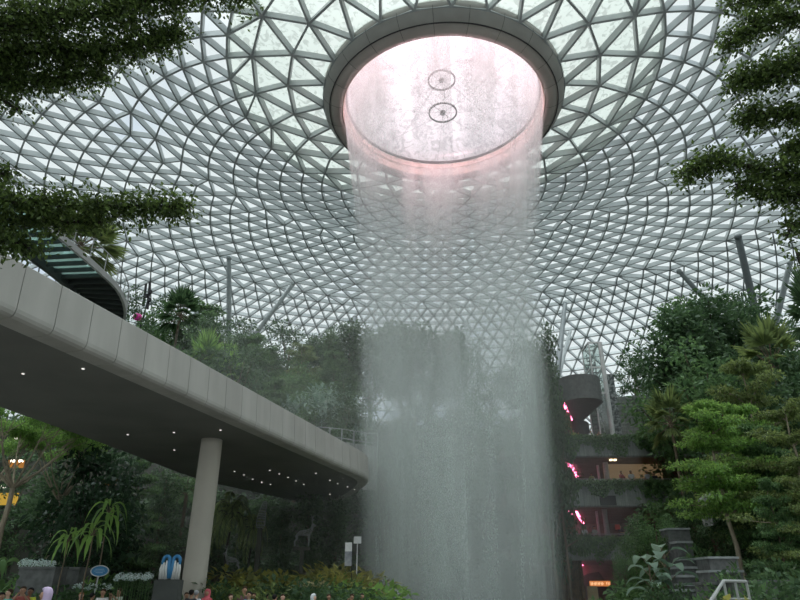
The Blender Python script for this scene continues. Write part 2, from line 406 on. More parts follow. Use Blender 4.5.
# ------------------------------------------------------------------ ramp / elevated walkway on the left
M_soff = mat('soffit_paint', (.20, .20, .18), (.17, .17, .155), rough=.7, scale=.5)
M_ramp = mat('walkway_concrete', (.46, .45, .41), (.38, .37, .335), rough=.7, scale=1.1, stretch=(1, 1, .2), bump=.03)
HB = 5.9 + CAMZ
EDGE = [(-14.5, -3), (-13.0, 2.0), (-11.2, 8.0)] + [(-9.4 + .305 * (y - 13.4), y) for y in (12.4, 13.4, 20, 26, 31, 35, 37.4)] + [(-1.98, 39.2), (-2.3, 41), (-3.1, 44), (-4.4, 48)]
EDG = cr_pts(EDGE, 10)
# resample at 1.15 m
def resample(P, st):
    out = [P[0]]; acc = 0; prev = Vector(P[0])
    for q in P[1:]:
        q = Vector(q); d = (q - prev).length
        while acc + d >= st:
            t = (st - acc) / d; prev = prev.lerp(q, t); out.append(tuple(prev)); d = (q - prev).length; acc = 0
        acc += d; prev = q
    return out
EDG = resample(EDG, 1.17)
wk = empty('elevated_walkway', (0, 0, 0), label='long curving concrete walkway on a round column, dark flat underside', cat='walkway')
prf = [(0.0, 1.42), (.02, 1.40), (0.09, .24), (.08, .14), (.04, .06), (-.04, .01), (-.16, 0.0), (-.6, 0), (-.6, 1.42)]
def seg(i0, i1, gap):
    P = [Vector(EDG[i0]), Vector(EDG[i1])]; d = (P[1] - P[0]).normalized()
    return [tuple(P[0] + d * gap), tuple(P[1] - d * gap)]
b = MB()
for i in range(len(EDG) - 1):
    P0, P1 = Vector(EDG[i]), Vector(EDG[i + 1])
    def nrm(j):
        d = (Vector(EDG[min(j + 1, len(EDG) - 1)]) - Vector(EDG[max(j - 1, 0)])).normalized(); return Vector((d.y, -d.x))
    vs = []; d = (P1 - P0).normalized()
    for P, r, s in ((P0, nrm(i), .012), (P1, nrm(i + 1), -.012)):
        for o_, z in prf: vs.append((P.x + d.x * s + r.x * o_, P.y + d.y * s + r.y * o_, HB + z))
    k = len(prf); fs = [(q, (q + 1) % k, k + (q + 1) % k, k + q) for q in range(k)] + [tuple(range(k))[::-1], tuple(range(k, 2 * k))]
    b.add(vs, fs)
b.build('fascia_panels', M_ramp, wk, smooth=False)
b = MB(); b.sweep([(x, y) for x, y in EDG], [(-.03, 1.36), (.03, .3), (.0, .14), (-.1, .07), (-.4, .06), (-.5, .06), (-.5, 1.36)])
b.v = [(x, y, z + HB) for x, y, z in b.v]; b.build('panel_backing', M_darkm, wk)
# deck slab with flat soffit
OUT = [(-19, -3), (-17.5, 3), (-16.3, 10), (-15.0, 17), (-14.2, 22), (-13.2, 28), (-12.6, 33), (-11.8, 38), (-9.8, 43), (-7.5, 48)]
OUT = cr_pts(OUT, 6)
n = 40
def pick(P, t):
    f = t * (len(P) - 1); i = min(int(f), len(P) - 2); a, c = P[i], P[i + 1]; u = f - i
    return a[0] + (c[0] - a[0]) * u, a[1] + (c[1] - a[1]) * u
vs = []; fs = []
for i in range(n + 1):
    a = pick([(x, y) for x, y in EDG], i / n); c = pick(OUT, i / n)
    dx = Vector((c[0] - a[0], c[1] - a[1])).normalized() * .45
    a = (a[0] + dx.x, a[1] + dx.y)
    vs += [(a[0], a[1], HB + .005), (c[0], c[1], HB + .005), (c[0], c[1], HB + 1.1), (a[0], a[1], HB + 1.1)]
for i in range(n):
    o_ = i * 4; fs += [(o_ + q, o_ + (q + 1) % 4, o_ + 4 + (q + 1) % 4, o_ + 4 + q) for q in range(4)]
fs += [(0, 1, 2, 3), (n * 4 + 3, n * 4 + 2, n * 4 + 1, n * 4)]
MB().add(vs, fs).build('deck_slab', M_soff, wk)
M_col = mat('column_paint', (.50, .47, .40), (.45, .42, .36), rough=.6, scale=.7)
def colm(x, y, r0):
    pts = [(x, y, 0), (x, y, 2.1), (x, y, 2.12), (x, y, 4.5), (x, y, HB - .6), (x, y, HB - .25), (x, y, HB + .05)]
    MB().tube(pts, [r0 * 1.04, r0 * 1.02, r0 * 1.02, r0, r0 * .98, r0 * .97, r0 * .97], 28).build('column', M_col, wk, smooth=True)
    MB().tube([(x, y, 2.1), (x, y, 2.13)], r0 * 1.012, 28).build('column_joint', M_soff, wk)
cpt = at_z(212, 440, HB); colm(cpt.x, cpt.y, .46)
M_dl = emis('downlight', (1, .96, .9), 1.1)
DLZ = [(28, 230), (55, 240), (80, 250), (103, 260), (125, 270), (160, 238), (200, 258), (222, 268), (250, 277), (270, 285), (5, 263), (30, 270), (200, 298)]
DL = [(260 + x * .35, 390 + y * .35) for x, y in DLZ] + [(x * .35, 390 + y * .35) for x, y in [(670, 233), (697, 243), (722, 255), (748, 265), (365, 128), (497, 122), (498, 172), (630, 115)]] + [(23, 374), (83, 369)]
dl_me = MB().lathe([(0, 0), (.10, 0), (.14, -.012), (.14, .03), (0, .03)], 16).mesh('recessed_downlight', M_dl)
for i, (px, py) in enumerate(DL):
    p = at_z(px, py, HB - .03)
    o = meshobj('recessed_downlight', dl_me, label='small round recessed downlight in the dark underside of the walkway', cat='ceiling light', group='downlights under the walkway'); o.location = p; o.scale = (.3,) * 3
# ------------------------------------------------------------------ upper footbridge
M_st = mat('bridge_steel', (.36, .37, .35), (.3, .31, .3), rough=.5, scale=1)
M_std = mat('bridge_dark_steel', (.045, .055, .052), rough=.5)
M_fg = glass_mat('bridge_floor_glass', (.55, .70, .66), .08, .1, frost=.25, frostcol=(.6, .72, .68))
ZB = 13 + CAMZ
E1 = [(-15.6, 13), (-14.9, 16), (-14.3, 18.8), (-13.9, 21.2), (-13.7, 22.9), (-13.5, 25.1), (-13.5, 27), (-14.2, 29.5), (-15.8, 32.5), (-18.5, 36)]
E1 = resample(cr_pts(E1, 8), .62)
fb = empty('glass_footbridge', (0, 0, 0), label='narrow curved footbridge with steel edge and glass floor above the walkway', cat='footbridge')
MB().sweep([(x, y, ZB) for x, y in E1], [(.07, -.12), (.07, .16), (-.05, .16), (-.05, -.12)]).build('edge_beam', M_st, fb)
WB = 1.9
MB().sweep([(x, y, ZB) for x, y in E1], [(-WB, -.3), (-WB, .2), (-WB - .2, .2), (-WB - .2, -.3)]).build('far_edge_beam', M_std, fb)
def off(i, d):
    p = Vector(E1[i]); t = (Vector(E1[min(i + 1, len(E1) - 1)]) - Vector(E1[max(i - 1, 0)])).normalized(); return p + Vector((-t.y, t.x)) * d
b = MB(); g = MB(); dk = MB()
for i in range(0, len(E1) - 1):
    a, c = off(i, .05), off(i, WB)
    M = Matrix.Rotation(math.atan2(c.y - a.y, c.x - a.x), 3, 'Z')
    b.box(((a.x + c.x) / 2, (a.y + c.y) / 2, ZB - .08), ((c - a).length, .09, .18), M=M)
    a2, c2 = off(i + 1, .05), off(i + 1, WB)
    tgt = g if a.y < 24.6 else dk
    tgt.add([(a.x, a.y, ZB + .03), (c.x, c.y, ZB + .03), (c2.x, c2.y, ZB + .03), (a2.x, a2.y, ZB + .03), (a.x, a.y, ZB + .07), (c.x, c.y, ZB + .07), (c2.x, c2.y, ZB + .07), (a2.x, a2.y, ZB + .07)],
            [(0, 1, 2, 3), (7, 6, 5, 4), (0, 4, 5, 1), (2, 6, 7, 3)])
b.build('cross_beams', M_std, fb); g.build('floor_glass', M_fg, fb); dk.build('floor_deck', M_darkm, fb)
b = MB()
for i in range(0, len(E1), 2):
    p = off(i, -.02); b.tube([(p.x, p.y, ZB), (p.x, p.y, ZB + 1.1)], .022, 5)
for h in (.35, .6, .85): b.tube([(x, y, ZB + h) for x, y in E1], .008, 3)
b.tube([(x, y, ZB + 1.1) for x, y in E1], .028, 6); b.build('railing', M_st, fb)
# ------------------------------------------------------------------ plants
RN = np.random.default_rng
class Leaves:
    def __init__(s): s.c = []; s.d = []; s.n = []; s.L = []; s.W = []
    def add(s, c, d, n, L, W):
        k = len(c); s.c.append(np.asarray(c, float)); s.d.append(np.asarray(d, float)); s.n.append(np.asarray(n, float))
        s.L.append(np.broadcast_to(np.asarray(L, float), (k,)).copy()); s.W.append(np.broadcast_to(np.asarray(W, float), (k,)).copy())
    def mesh(s, name, m, mb=None):
        c = np.concatenate(s.c); d = np.concatenate(s.d); n = np.concatenate(s.n); L = np.concatenate(s.L)[:, None]; W = np.concatenate(s.W)[:, None]
        d /= np.linalg.norm(d, axis=1, keepdims=True) + 1e-9
        n = n - d * (n * d).sum(1, keepdims=True); n /= np.linalg.norm(n, axis=1, keepdims=True) + 1e-9
        sd = np.cross(d, n)
        v = np.stack([c, c + d * L * .45 + sd * W * .5 + n * W * .12, c + d * L - n * L * .12, c + d * L * .45 - sd * W * .5 + n * W * .12], 1).reshape(-1, 3)
        k = len(c); me = bpy.data.meshes.new(name); me.vertices.add(4 * k); me.vertices.foreach_set('co', v.ravel())
        me.loops.add(4 * k); me.loops.foreach_set('vertex_index', np.arange(4 * k, dtype=np.int32)); me.polygons.add(k)
        me.polygons.foreach_set('loop_start', np.arange(0, 4 * k, 4, dtype=np.int32)); me.polygons.foreach_set('loop_total', np.full(k, 4, dtype=np.int32))
        me.update(calc_edges=True); me.materials.append(m); return me
def blob(lv, rg, c, r, n, L, up=.5, flat=1.0, droop=.2):
    """n leaves in an ellipsoidal cluster, thicker towards its skin"""
    u = rg.normal(size=(n, 3)); u /= np.linalg.norm(u, axis=1, keepdims=True)
    rad = rg.random((n, 1)) ** .45; r = np.asarray(r, float) * np.ones(3)
    p = np.asarray(c) + u * rad * r * np.array([1, 1, flat])
    d = u + rg.normal(size=(n, 3)) * .7; d[:, 2] -= droop
    nn = rg.normal(size=(n, 3)) * (1 - up); nn[:, 2] += up * 1.6; nn += u * .3
    s = L * rg.uniform(.6, 1.25, n); lv.add(p, d, nn, s, s * rg.uniform(.4, .6, n))
GREENS = {
 'deep': leaf_mat('deep_green_leaves', (.085, .155, .065), (.034, .072, .032)),
 'mid': leaf_mat('mid_green_leaves', (.13, .24, .085), (.055, .115, .048)),
 'lime': leaf_mat('bright_green_leaves', (.24, .43, .10), (.10, .20, .06), trans=.45),
 'olive': leaf_mat('olive_green_leaves', (.20, .27, .085), (.08, .12, .045), trans=.4),
 'grey': leaf_mat('grey_green_leaves', (.27, .37, .28), (.11, .18, .13)),
 'yellow': leaf_mat('yellow_green_leaves', (.36, .36, .09), (.16, .18, .06)),
 'gloss': leaf_mat('dark_glossy_leaves', (.04, .08, .04), (.015, .035, .018), rough=.25),
 'near': leaf_mat('overhead_leaves', (.12, .19, .05), (.028, .048, .016), trans=.4),
}
M_bark = mat('bark', (.20, .155, .105), (.10, .08, .055), rough=.9, scale=5, stretch=(1, 1, .25), bump=.4)
M_barkl = mat('pale_bark', (.34, .29, .21), (.2, .165, .12), rough=.9, scale=6, stretch=(1, 1, .3), bump=.3)
M_barkd = mat('dark_bark', (.05, .042, .033), (.025, .022, .018), rough=.9, scale=6, stretch=(1, 1, .3), bump=.3)
def curve3(a, b, sag=0, n=5, rg=None, wob=0):
    a = Vector(a); b = Vector(b); out = []
    for i in range(n + 1):
        t = i / n; p = a.lerp(b, t); p.z += sag * 4 * t * (1 - t)
        if rg is not None and 0 < i < n: p += Vector(rg.normal(size=3)) * wob
        out.append(p)
    return out
def tree_dense(seed, W=3.2, cb=2.8, H=10, nb=46, leaf=.25, n=165, up=.35, fl=.8):
    rg = RN(seed); lv = Leaves(); tk = MB(); br = MB()
    top = H * .72; tp = curve3((0, 0, 0), (rg.normal() * .3, rg.normal() * .3, top), 0, 7, rg, .08)
    tk.tube(tp, [.20 - .14 * i / 7 for i in range(8)], 8)
    cz = (cb + H) / 2; hz = (H - cb) / 2
    for i in range(nb):
        u = rg.normal(size=3); u /= np.linalg.norm(u); rad = .55 + .45 * rg.random()
        q = 1 - .25 * max(0, u[2])
        c = np.array([u[0] * W * rad * q, u[1] * W * rad * q, cz + u[2] * hz * rad * .9])
        r = rg.uniform(.65, 1.15); blob(lv, rg, c, r, n, leaf, up, fl)
        if i % 2 == 0:
            s = tp[min(7, max(2, int(7 * (c[2] - 1.5) / top * .8)))]; br.tube(curve3(s, c, -.2, 4, rg, .1), [.06, .05, .04, .03, .015], 5)
    return tk, br, lv, H
def tree_tier(seed, H=10, tiers=7, W=3.0, cb=3.5, leaf=.20, npad=7, n=210):
    rg = RN(seed); lv = Leaves(); tk = MB(); br = MB()
    tp = curve3((0, 0, 0), (rg.normal() * .2, rg.normal() * .2, H - .3), 0, 9, rg, .06)
    tk.tube(tp, [.15 - .12 * i / 9 for i in range(10)], 8)
    for k in range(tiers):
        t = k / (tiers - 1); z = cb + (H - .4 - cb) * t; w = W * (1 - .72 * t ** 1.6) * (.75 + .35 * rg.random()); m = max(3, int(npad * (1 - .5 * t)))
        a0 = rg.random() * 6.28
        for j in range(m):
            a = a0 + 2 * PI * j / m + rg.normal() * .2; l = w * rg.uniform(.75, 1.1)
            e = Vector((l * math.cos(a), l * math.sin(a), z + rg.normal() * .22)); s = Vector((0, 0, z - .35))
            br.tube(curve3(s, e, .12, 4, rg, .04), [.045, .04, .03, .02, .012], 4)
            for f, rr in ((.95, .62), (.6, .62), (.3, .5)):
                p = s.lerp(e, f); blob(lv, rg, (p.x + rg.normal() * .15, p.y + rg.normal() * .15, p.z + .12), (rr * w / 3 + .38, rr * w / 3 + .38, .2), int(n * (.5 + .5 * f)), leaf, .8, .6, .05)
    return tk, br, lv, H
def tree_umbrella(seed, H=9.5, W=3.4, leaf=.17):
    rg = RN(seed); lv = Leaves(); tk = MB(); br = MB(); f = H * .62
    tk.tube(curve3((0, 0, 0), (.2, .1, f), 0, 7, rg, .05), [.15, .14, .13, .125, .12, .115, .11, .10], 8)
    for j in range(9):
        a = 2 * PI * j / 9 + rg.normal() * .2; l = W * rg.uniform(.45, 1); e = Vector((l * math.cos(a) + .2, l * math.sin(a) + .1, H - .9 - .35 * (l / W) + rg.normal() * .2))
        br.tube(curve3((.2, .1, f - .1), e, -.25, 5, rg, .06), [.07, .055, .045, .035, .025, .015], 5)
        for q in range(3):
            o_ = rg.normal(size=3) * (.7, .7, .12); e2 = e + Vector(o_)
            br.tube([e.lerp(Vector((.2, .1, f)), .3), e2], [.025, .012], 4)
            for s in range(2): blob(lv, rg, (e2.x + rg.normal() * .3, e2.y + rg.normal() * .3, e2.z + .15), (.75, .75, .28), 190, leaf, .75, .7, .1)
    return tk, br, lv, H
def tree_slender(seed, H=10, W=1.5, leaf=.24):
    rg = RN(seed); lv = Leaves(); tk = MB(); br = MB()
    tk.tube(curve3((0, 0, 0), (0, 0, H - .5), 0, 6, rg, .05), [.13, .12, .1, .08, .06, .04, .02], 7)
    for i in range(34):
        t = (i / 33); z = 1.6 + (H - 2.0) * t; w = W * (1 - .65 * t); a = rg.random() * 6.28; l = w * rg.uniform(.3, 1)
        c = (l * math.cos(a), l * math.sin(a), z); br.tube([(0, 0, z - .3), c], [.03, .012], 4); blob(lv, rg, c, (.8, .8, .66), 170, leaf, .35, 1, .2)
    return tk, br, lv, H
def fan_frond(lv, rg, o_, d, R, nb=16, spread=2.3):
    d = Vector(d).normalized(); n = Vector((0, 0, 1)); s = d.cross(n)
    if s.length < .1: s = Vector((1, 0, 0))
    s.normalize(); n = s.cross(d).normalized()
    for k in range(nb):
        a = (k / (nb - 1) - .5) * spread; v = d * math.cos(a) + s * math.sin(a) - Vector((0, 0, .12 + .12 * abs(a)))
        lv.add([o_], [v], [n + s * (.3 if k % 2 else -.3)], R * (1 - .18 * abs(a)) * rg.uniform(.9, 1.05), R * .17)
def palm_fan(seed, H=9, nf=24, R=1.15, skirt=True):
    rg = RN(seed); lv = Leaves(); tk = MB(); br = MB()
    tk.tube(curve3((0, 0, 0), (.1, .05, H - 1.2), 0, 8, rg, .03), [.15, .12, .11, .105, .1, .1, .1, .11, .13], 9)
    for k in range(nf):
        a = k * 2.399; el = math.radians(78 - 115 * k / nf); l = .95
        e = Vector((math.cos(a) * math.cos(el) * l, math.sin(a) * math.cos(el) * l, math.sin(el) * l)) + Vector((.1, .05, H - 1.2))
        br.tube([(.1, .05, H - 1.2), e], [.025, .015], 4); d = (e - Vector((.1, .05, H - 1.2)))
        fan_frond(lv, rg, tuple(e), d, R)
    return tk, br, lv, H
def feather(lv, br, rg, o_, az, el, Lf, droop, ll=.5, nl=18, w=.07, curl=1.0):
    o_ = Vector(o_); P = [o_]; e = el; st = Lf / 8
    for i in range(8):
        P.append(P[-1] + Vector((math.cos(az) * math.cos(e), math.sin(az) * math.cos(e), math.sin(e))) * st); e -= droop / 8 * (1 + curl * i / 8)
    br.tube(P, [.028 - .0028 * i for i in range(9)], 4)
    for k in range(nl):
        t = .12 + .86 * k / nl; f = t * 8; i = min(int(f), 7); p = P[i].lerp(P[i + 1], f - i); d = (P[i + 1] - P[i]).normalized()
        s = d.cross(Vector((0, 0, 1)));
        if s.length < .05: s = Vector((1, 0, 0))
        s.normalize(); l = ll * math.sin(PI * min(1, t * .85 + .15)) ** .6
        for q in (-1, 1): lv.add([tuple(p)], [tuple(s * q + d * .55 - Vector((0, 0, .25)))], [tuple(s.cross(d) + s * q * .3)], l, w)
def palm_feather(seed, H=8, nf=16, Lf=2.6, ll=.6, trunk=True, r=.12, droop=1.7):
    rg = RN(seed); lv = Leaves(); tk = MB(); br = MB(); z = H - Lf * .55 if trunk else .15
    if trunk: tk.tube(curve3((0, 0, 0), (0, 0, z), 0, 6, rg, .03), [r * 1.3, r, r * .9, r * .85, r * .8, r * .85, r], 8)
    else: tk.tube([(0, 0, 0), (0, 0, .2)], [.12, .08], 8)
    for k in range(nf):
        feather(lv, br, rg, (0, 0, z), k * 2.399, math.radians(80 - 75 * k / nf), Lf * rg.uniform(.85, 1.1), droop, ll, 20, ll * .15)
    return tk, br, lv, H
def spiky(seed, H=3.0, nl=60):
    rg = RN(seed); lv = Leaves(); tk = MB(); br = MB(); tk.tube([(0, 0, 0), (0, 0, H * .45)], [.12, .08], 7)
    for k in range(nl):
        a = k * 2.399; el = math.radians(85 - 75 * k / nl); d = (math.cos(a) * math.cos(el), math.sin(a) * math.cos(el), math.sin(el))
        lv.add([(0, 0, H * .45)], [d], [(-d[0] * d[2], -d[1] * d[2], 1 - d[2] ** 2 + .05)], H * rg.uniform(.42, .6), .09)
    br.tube([(0, 0, H * .3), (0, 0, H * .5)], [.09, .05], 7)
    return tk, br, lv, H
def broad_leaf_mesh(LB, o_, az, el, L_, W_, rg, lobes=False):
    """one big smooth drooping leaf as a curved strip"""
    o_ = Vector(o_); e = el; P = [o_]
    for i in range(8):
        P.append(P[-1] + Vector((math.cos(az) * math.cos(e), math.sin(az) * math.cos(e), math.sin(e))) * L_ / 8); e -= .17 + rg.random() * .05
    vs = []; s = Vector((-math.sin(az), math.cos(az), 0))
    for i, p in enumerate(P):
        t = i / 8; w = W_ * .5 * (math.sin(PI * min(1, t ** .7 * .97 + .03)) ** .8) + .004; up = Vector((0, 0, 1))
        if lobes and i % 2: w *= .72
        vs += [p + s * w + up * w * .25, p, p - s * w + up * w * .25]
    fs = []
    for i in range(8):
        for q in (0, 1): fs.append((i * 3 + q, i * 3 + q + 1, i * 3 + q + 4, i * 3 + q + 3))
    LB.add(vs, fs)
def bigleaf(seed, H=2.5, n=16, L_=.95, W_=.5, stem=False, lobes=False, elmax=75, elr=60):
    rg = RN(seed); LB = MB(); br = MB(); tk = MB()
    z0 = H - .5 if stem else .15
    if stem: tk.tube(curve3((0, 0, 0), (0, 0, z0), 0, 5, rg, .02), [.06, .055, .05, .045, .04, .045], 7)
    else: tk.tube([(0, 0, 0), (0, 0, .25)], [.1, .07], 7)
    for k in range(n):
        a = k * 2.399; el = math.radians(elmax - elr * k / n); l = (.35 if stem else H * .62) * rg.uniform(.6, 1.05)
        e = Vector((math.cos(a) * math.cos(el) * l, math.sin(a) * math.cos(el) * l, z0 + math.sin(el) * l)); br.tube([(0, 0, z0), e], [.022, .014], 4)
        broad_leaf_mesh(LB, e, a, el * .35, L_ * rg.uniform(.8, 1.1), W_, rg, lobes)
    return tk, br, LB, H
def shrub(seed, H=1.5, W=1.1, n=14, leaf=.16, up=.45):
    rg = RN(seed); lv = Leaves(); tk = MB(); br = MB()
    tk.tube([(0, 0, 0), (0, 0, H * .4)], [.05, .03], 6)
    for i in range(n):
        a = rg.random() * 6.28; l = W * rg.random() ** .6; z = H * rg.uniform(.28, .8) * (1 - .3 * l / W); c = (l * math.cos(a), l * math.sin(a), z)
        br.tube([(0, 0, H * .15), c], [.02, .008], 4); blob(lv, rg, c, (.42 * W, .42 * W, .24 * H), 110, leaf, up, 1, .1)
    return tk, br, lv, H
KIND = {}
def kind(key, fn, green, bark, names=('trunk', 'branches', 'foliage')):
    tk, br, lv, H = fn
    f = lv.mesh('foliage', GREENS[green]) if isinstance(lv, Leaves) else lv.mesh('leaves', GREENS[green], True)
    KIND[key] = (tk.mesh('trunk', bark, True), br.mesh('branches', bark), f, H, names)
kind('dense1', tree_dense(1), 'deep', M_bark); kind('dense2', tree_dense(2, W=2.6, cb=2.0, nb=44), 'mid', M_bark)
kind('dense3', tree_dense(3, W=3.6, cb=4, nb=50, leaf=.28), 'deep', M_barkd); kind('gap', tree_dense(4, W=3.3, cb=3.6, nb=32, n=120, fl=.6), 'deep', M_bark)
kind('tier1', tree_tier(5, cb=5, tiers=6), 'lime', M_barkl); kind('tier2', tree_tier(6, W=3.6, tiers=6, cb=3), 'olive', M_barkl); kind('tier3', tree_tier(7, W=2.8, tiers=8, cb=2.5), 'mid', M_bark)
kind('umb', tree_umbrella(8), 'lime', M_barkl); kind('slim', tree_slender(9), 'mid', M_bark); kind('slimd', tree_slender(10, W=1.9), 'deep', M_bark)
kind('gloss', tree_dense(11, W=2.6, cb=1.5, H=9, nb=34, leaf=.42, n=55, up=.5), 'gloss', M_barkd); kind('grey', tree_dense(12, W=2.4, cb=.8, H=5, nb=34, leaf=.34, n=70, up=.85, fl=.35), 'grey', M_bark)
PN = ('trunk', 'leaf_stalks', 'fronds')
kind('fan', palm_fan(13), 'olive', M_bark, PN); kind('fang', palm_fan(14, H=6, R=1.3), 'lime', M_bark, PN); kind('fand', palm_fan(32, H=9, nf=30), 'deep', M_bark, PN)
kind('feather', palm_feather(15), 'mid', M_bark, PN); kind('fern', palm_feather(16, H=1.8, nf=18, Lf=1.7, ll=.42, trunk=False, droop=1.9), 'lime', M_barkd, PN); kind('treefern', palm_feather(17, H=4.5, nf=16, Lf=2.1, ll=.5, r=.08, droop=2.1), 'olive', M_barkd, PN)
kind('spiky', spiky(18), 'olive', M_bark, ('stem', 'collar', 'leaf_blades')); kind('spikyg', spiky(19, H=2.4), 'grey', M_bark, ('stem', 'collar', 'leaf_blades'))
BN = ('stem', 'leaf_stalks', 'leaves')
kind('ear', bigleaf(20, H=3.2, n=20, L_=1.2, W_=.75), 'grey', M_bark, BN); kind('strap', bigleaf(21, H=3.6, n=11, L_=1.5, W_=.34, stem=True, lobes=True, elmax=70, elr=80), 'lime', M_bark, BN)
def eartall(seed, H=4.0, n=14, L_=1.3, W_=.72):
    rg = RN(seed); LB = MB(); br = MB(); tk = MB(); tk.tube(curve3((0, 0, 0), (.1, 0, H * .8), 0, 5, rg, .04), [.07, .06, .055, .05, .04, .03], 7)
    for k in range(n):
        t = .22 + .75 * k / n; z = H * t * .85; a = k * 2.0 + rg.normal() * .3; l = .45 * (1.2 - .5 * t); e = Vector((math.cos(a) * l, math.sin(a) * l, z + .35))
        br.tube([(0, 0, z), e], [.03, .018], 4); broad_leaf_mesh(LB, e, a, .35 + .3 * rg.random(), L_ * rg.uniform(.8, 1.15), W_, rg)
    return tk, br, LB, H
kind('eart', eartall(40), 'grey', M_bark, BN)
kind('paddle', bigleaf(22, H=2.2, n=15, L_=1.0, W_=.5), 'mid', M_bark, BN); kind('lobed', bigleaf(23, H=1.8, n=14, L_=1.0, W_=.8, lobes=True), 'lime', M_bark, BN)
SN = ('stem', 'twigs', 'foliage')
kind('shr_m', shrub(24), 'mid', M_barkd, SN); kind('shr_d', shrub(25), 'deep', M_barkd, SN); kind('shr_l', shrub(26, leaf=.2), 'lime', M_barkd, SN); kind('shr_y', shrub(27, H=1.4, leaf=.2, up=.8), 'yellow', M_barkd, SN); kind('shr_o', shrub(28), 'olive', M_barkd, SN)
def plant(key, name, x, y, z, H, label, cat='tree', rz=None, w=1.0, group=None, lean=(0, 0)):
    tk, br, f, H0, nm = KIND[key]; s = H / H0
    root = empty(name, (x, y, z), rz if rz is not None else (x * 7.3 + y * 3.1) % 6.28, label=label, cat=cat, group=group); root.scale = (s * w, s * w, s); root.rotation_euler[0] = lean[0]; root.rotation_euler[1] = lean[1]
    for me, n_ in zip((tk, br, f), nm): meshobj(n_, me, root)
    return root
def plant_px(key, name, px, ytop, Y, z, label, cat='tree', pbase=None, **k):
    if pbase is None: pbase = px
    p = at(px, ytop, Y); q = proj((p.x, Y, z)); H = p.z - z
    return plant(key, name, p.x, Y, z, H, label, cat, **k)
# ------------------------------------------------------------------ hillside
HX = [-90, -60, -10, 4, 11.5, 12.5, 28.5, 30.5, 36, 90]
HY = [[46, 53, 60, 66], [46, 53, 60, 66], [50, 54, 60, 66], [54, 60, 66, 70], [60, 66, 70, 74], [75, 75.2, 75.4, 75.6], [75, 75.2, 75.4, 75.6], [52, 58, 66, 72], [47, 53, 60, 68], [40, 46, 54, 62]]
HZs = [3.2, 8.0, 13.0, 17.5]
def hill(x, y):
    x = max(-90, min(90, x))
    for i in range(len(HX) - 1):
        if x <= HX[i + 1]:
            t = (x - HX[i]) / (HX[i + 1] - HX[i]); th = [a + (b_ - a) * t for a, b_ in zip(HY[i], HY[i + 1])]; break
    z = 0; prev = 0
    for t_, hz in zip(th, HZs):
        u = max(0, min(1, (y - t_) / .8)); z += (hz - prev) * u; prev = hz
    if y > th[3] + .8: z += min(6.5, (y - th[3] - .8) * .22)
    return z
xs = np.concatenate([np.arange(-90, 11, 2.0), [11.5, 12.0, 12.4], np.arange(12.8, 28.5, 2.0), [28.6, 29.2, 30.0], np.arange(31, 90.5, 2.0)]); ys = np.arange(38, 124, .8)
vs = []; fs = []; nx = len(xs); rg = RN(3)
for yy in ys:
    for xx in xs:
        h = hill(xx, yy); vs.append((xx, yy + (rg.normal() * .15), h + (rg.normal() * .12 if h > .5 else -.05)))
for j in range(len(ys) - 1):
    for i in range(nx - 1):
        o_ = j * nx + i; fs.append((o_, o_ + 1, o_ + nx + 1, o_ + nx))
M_rock = mat('planted_rock', (.075, .075, .06), (.03, .035, .025), rough=.95, scale=.9, bump=.6, detail=8)
MB().add(vs, fs).build('hillside', M_rock, kind='structure')
# undergrowth over the hillside
rg = RN(44); lv = Leaves(); pts = []
while len(pts) < 60000:
    x = rg.uniform(-62, 62); y = rg.uniform(44, 84)
    if 10.5 < x < 31 and y < 77: continue
    if abs(x) > y * .75: continue
    z = hill(x, y)
    if z < .3: continue
    pts.append((x, y + rg.normal() * .3, z + abs(rg.normal()) * .5))
pts = np.array(pts); k = len(pts); nn = rg.normal(size=(k, 3)) * .6; nn[:, 2] += 1; nn[:, 1] -= .6
s = rg.uniform(.25, .65, k); lv.add(pts, rg.normal(size=(k, 3)) * (1, 1, .5), nn, s, s * .5)
meshobj('undergrowth', lv.mesh('undergrowth', GREENS['deep']), kind='stuff', label='dark green undergrowth covering the stepped hillside behind the waterfall', cat='undergrowth')
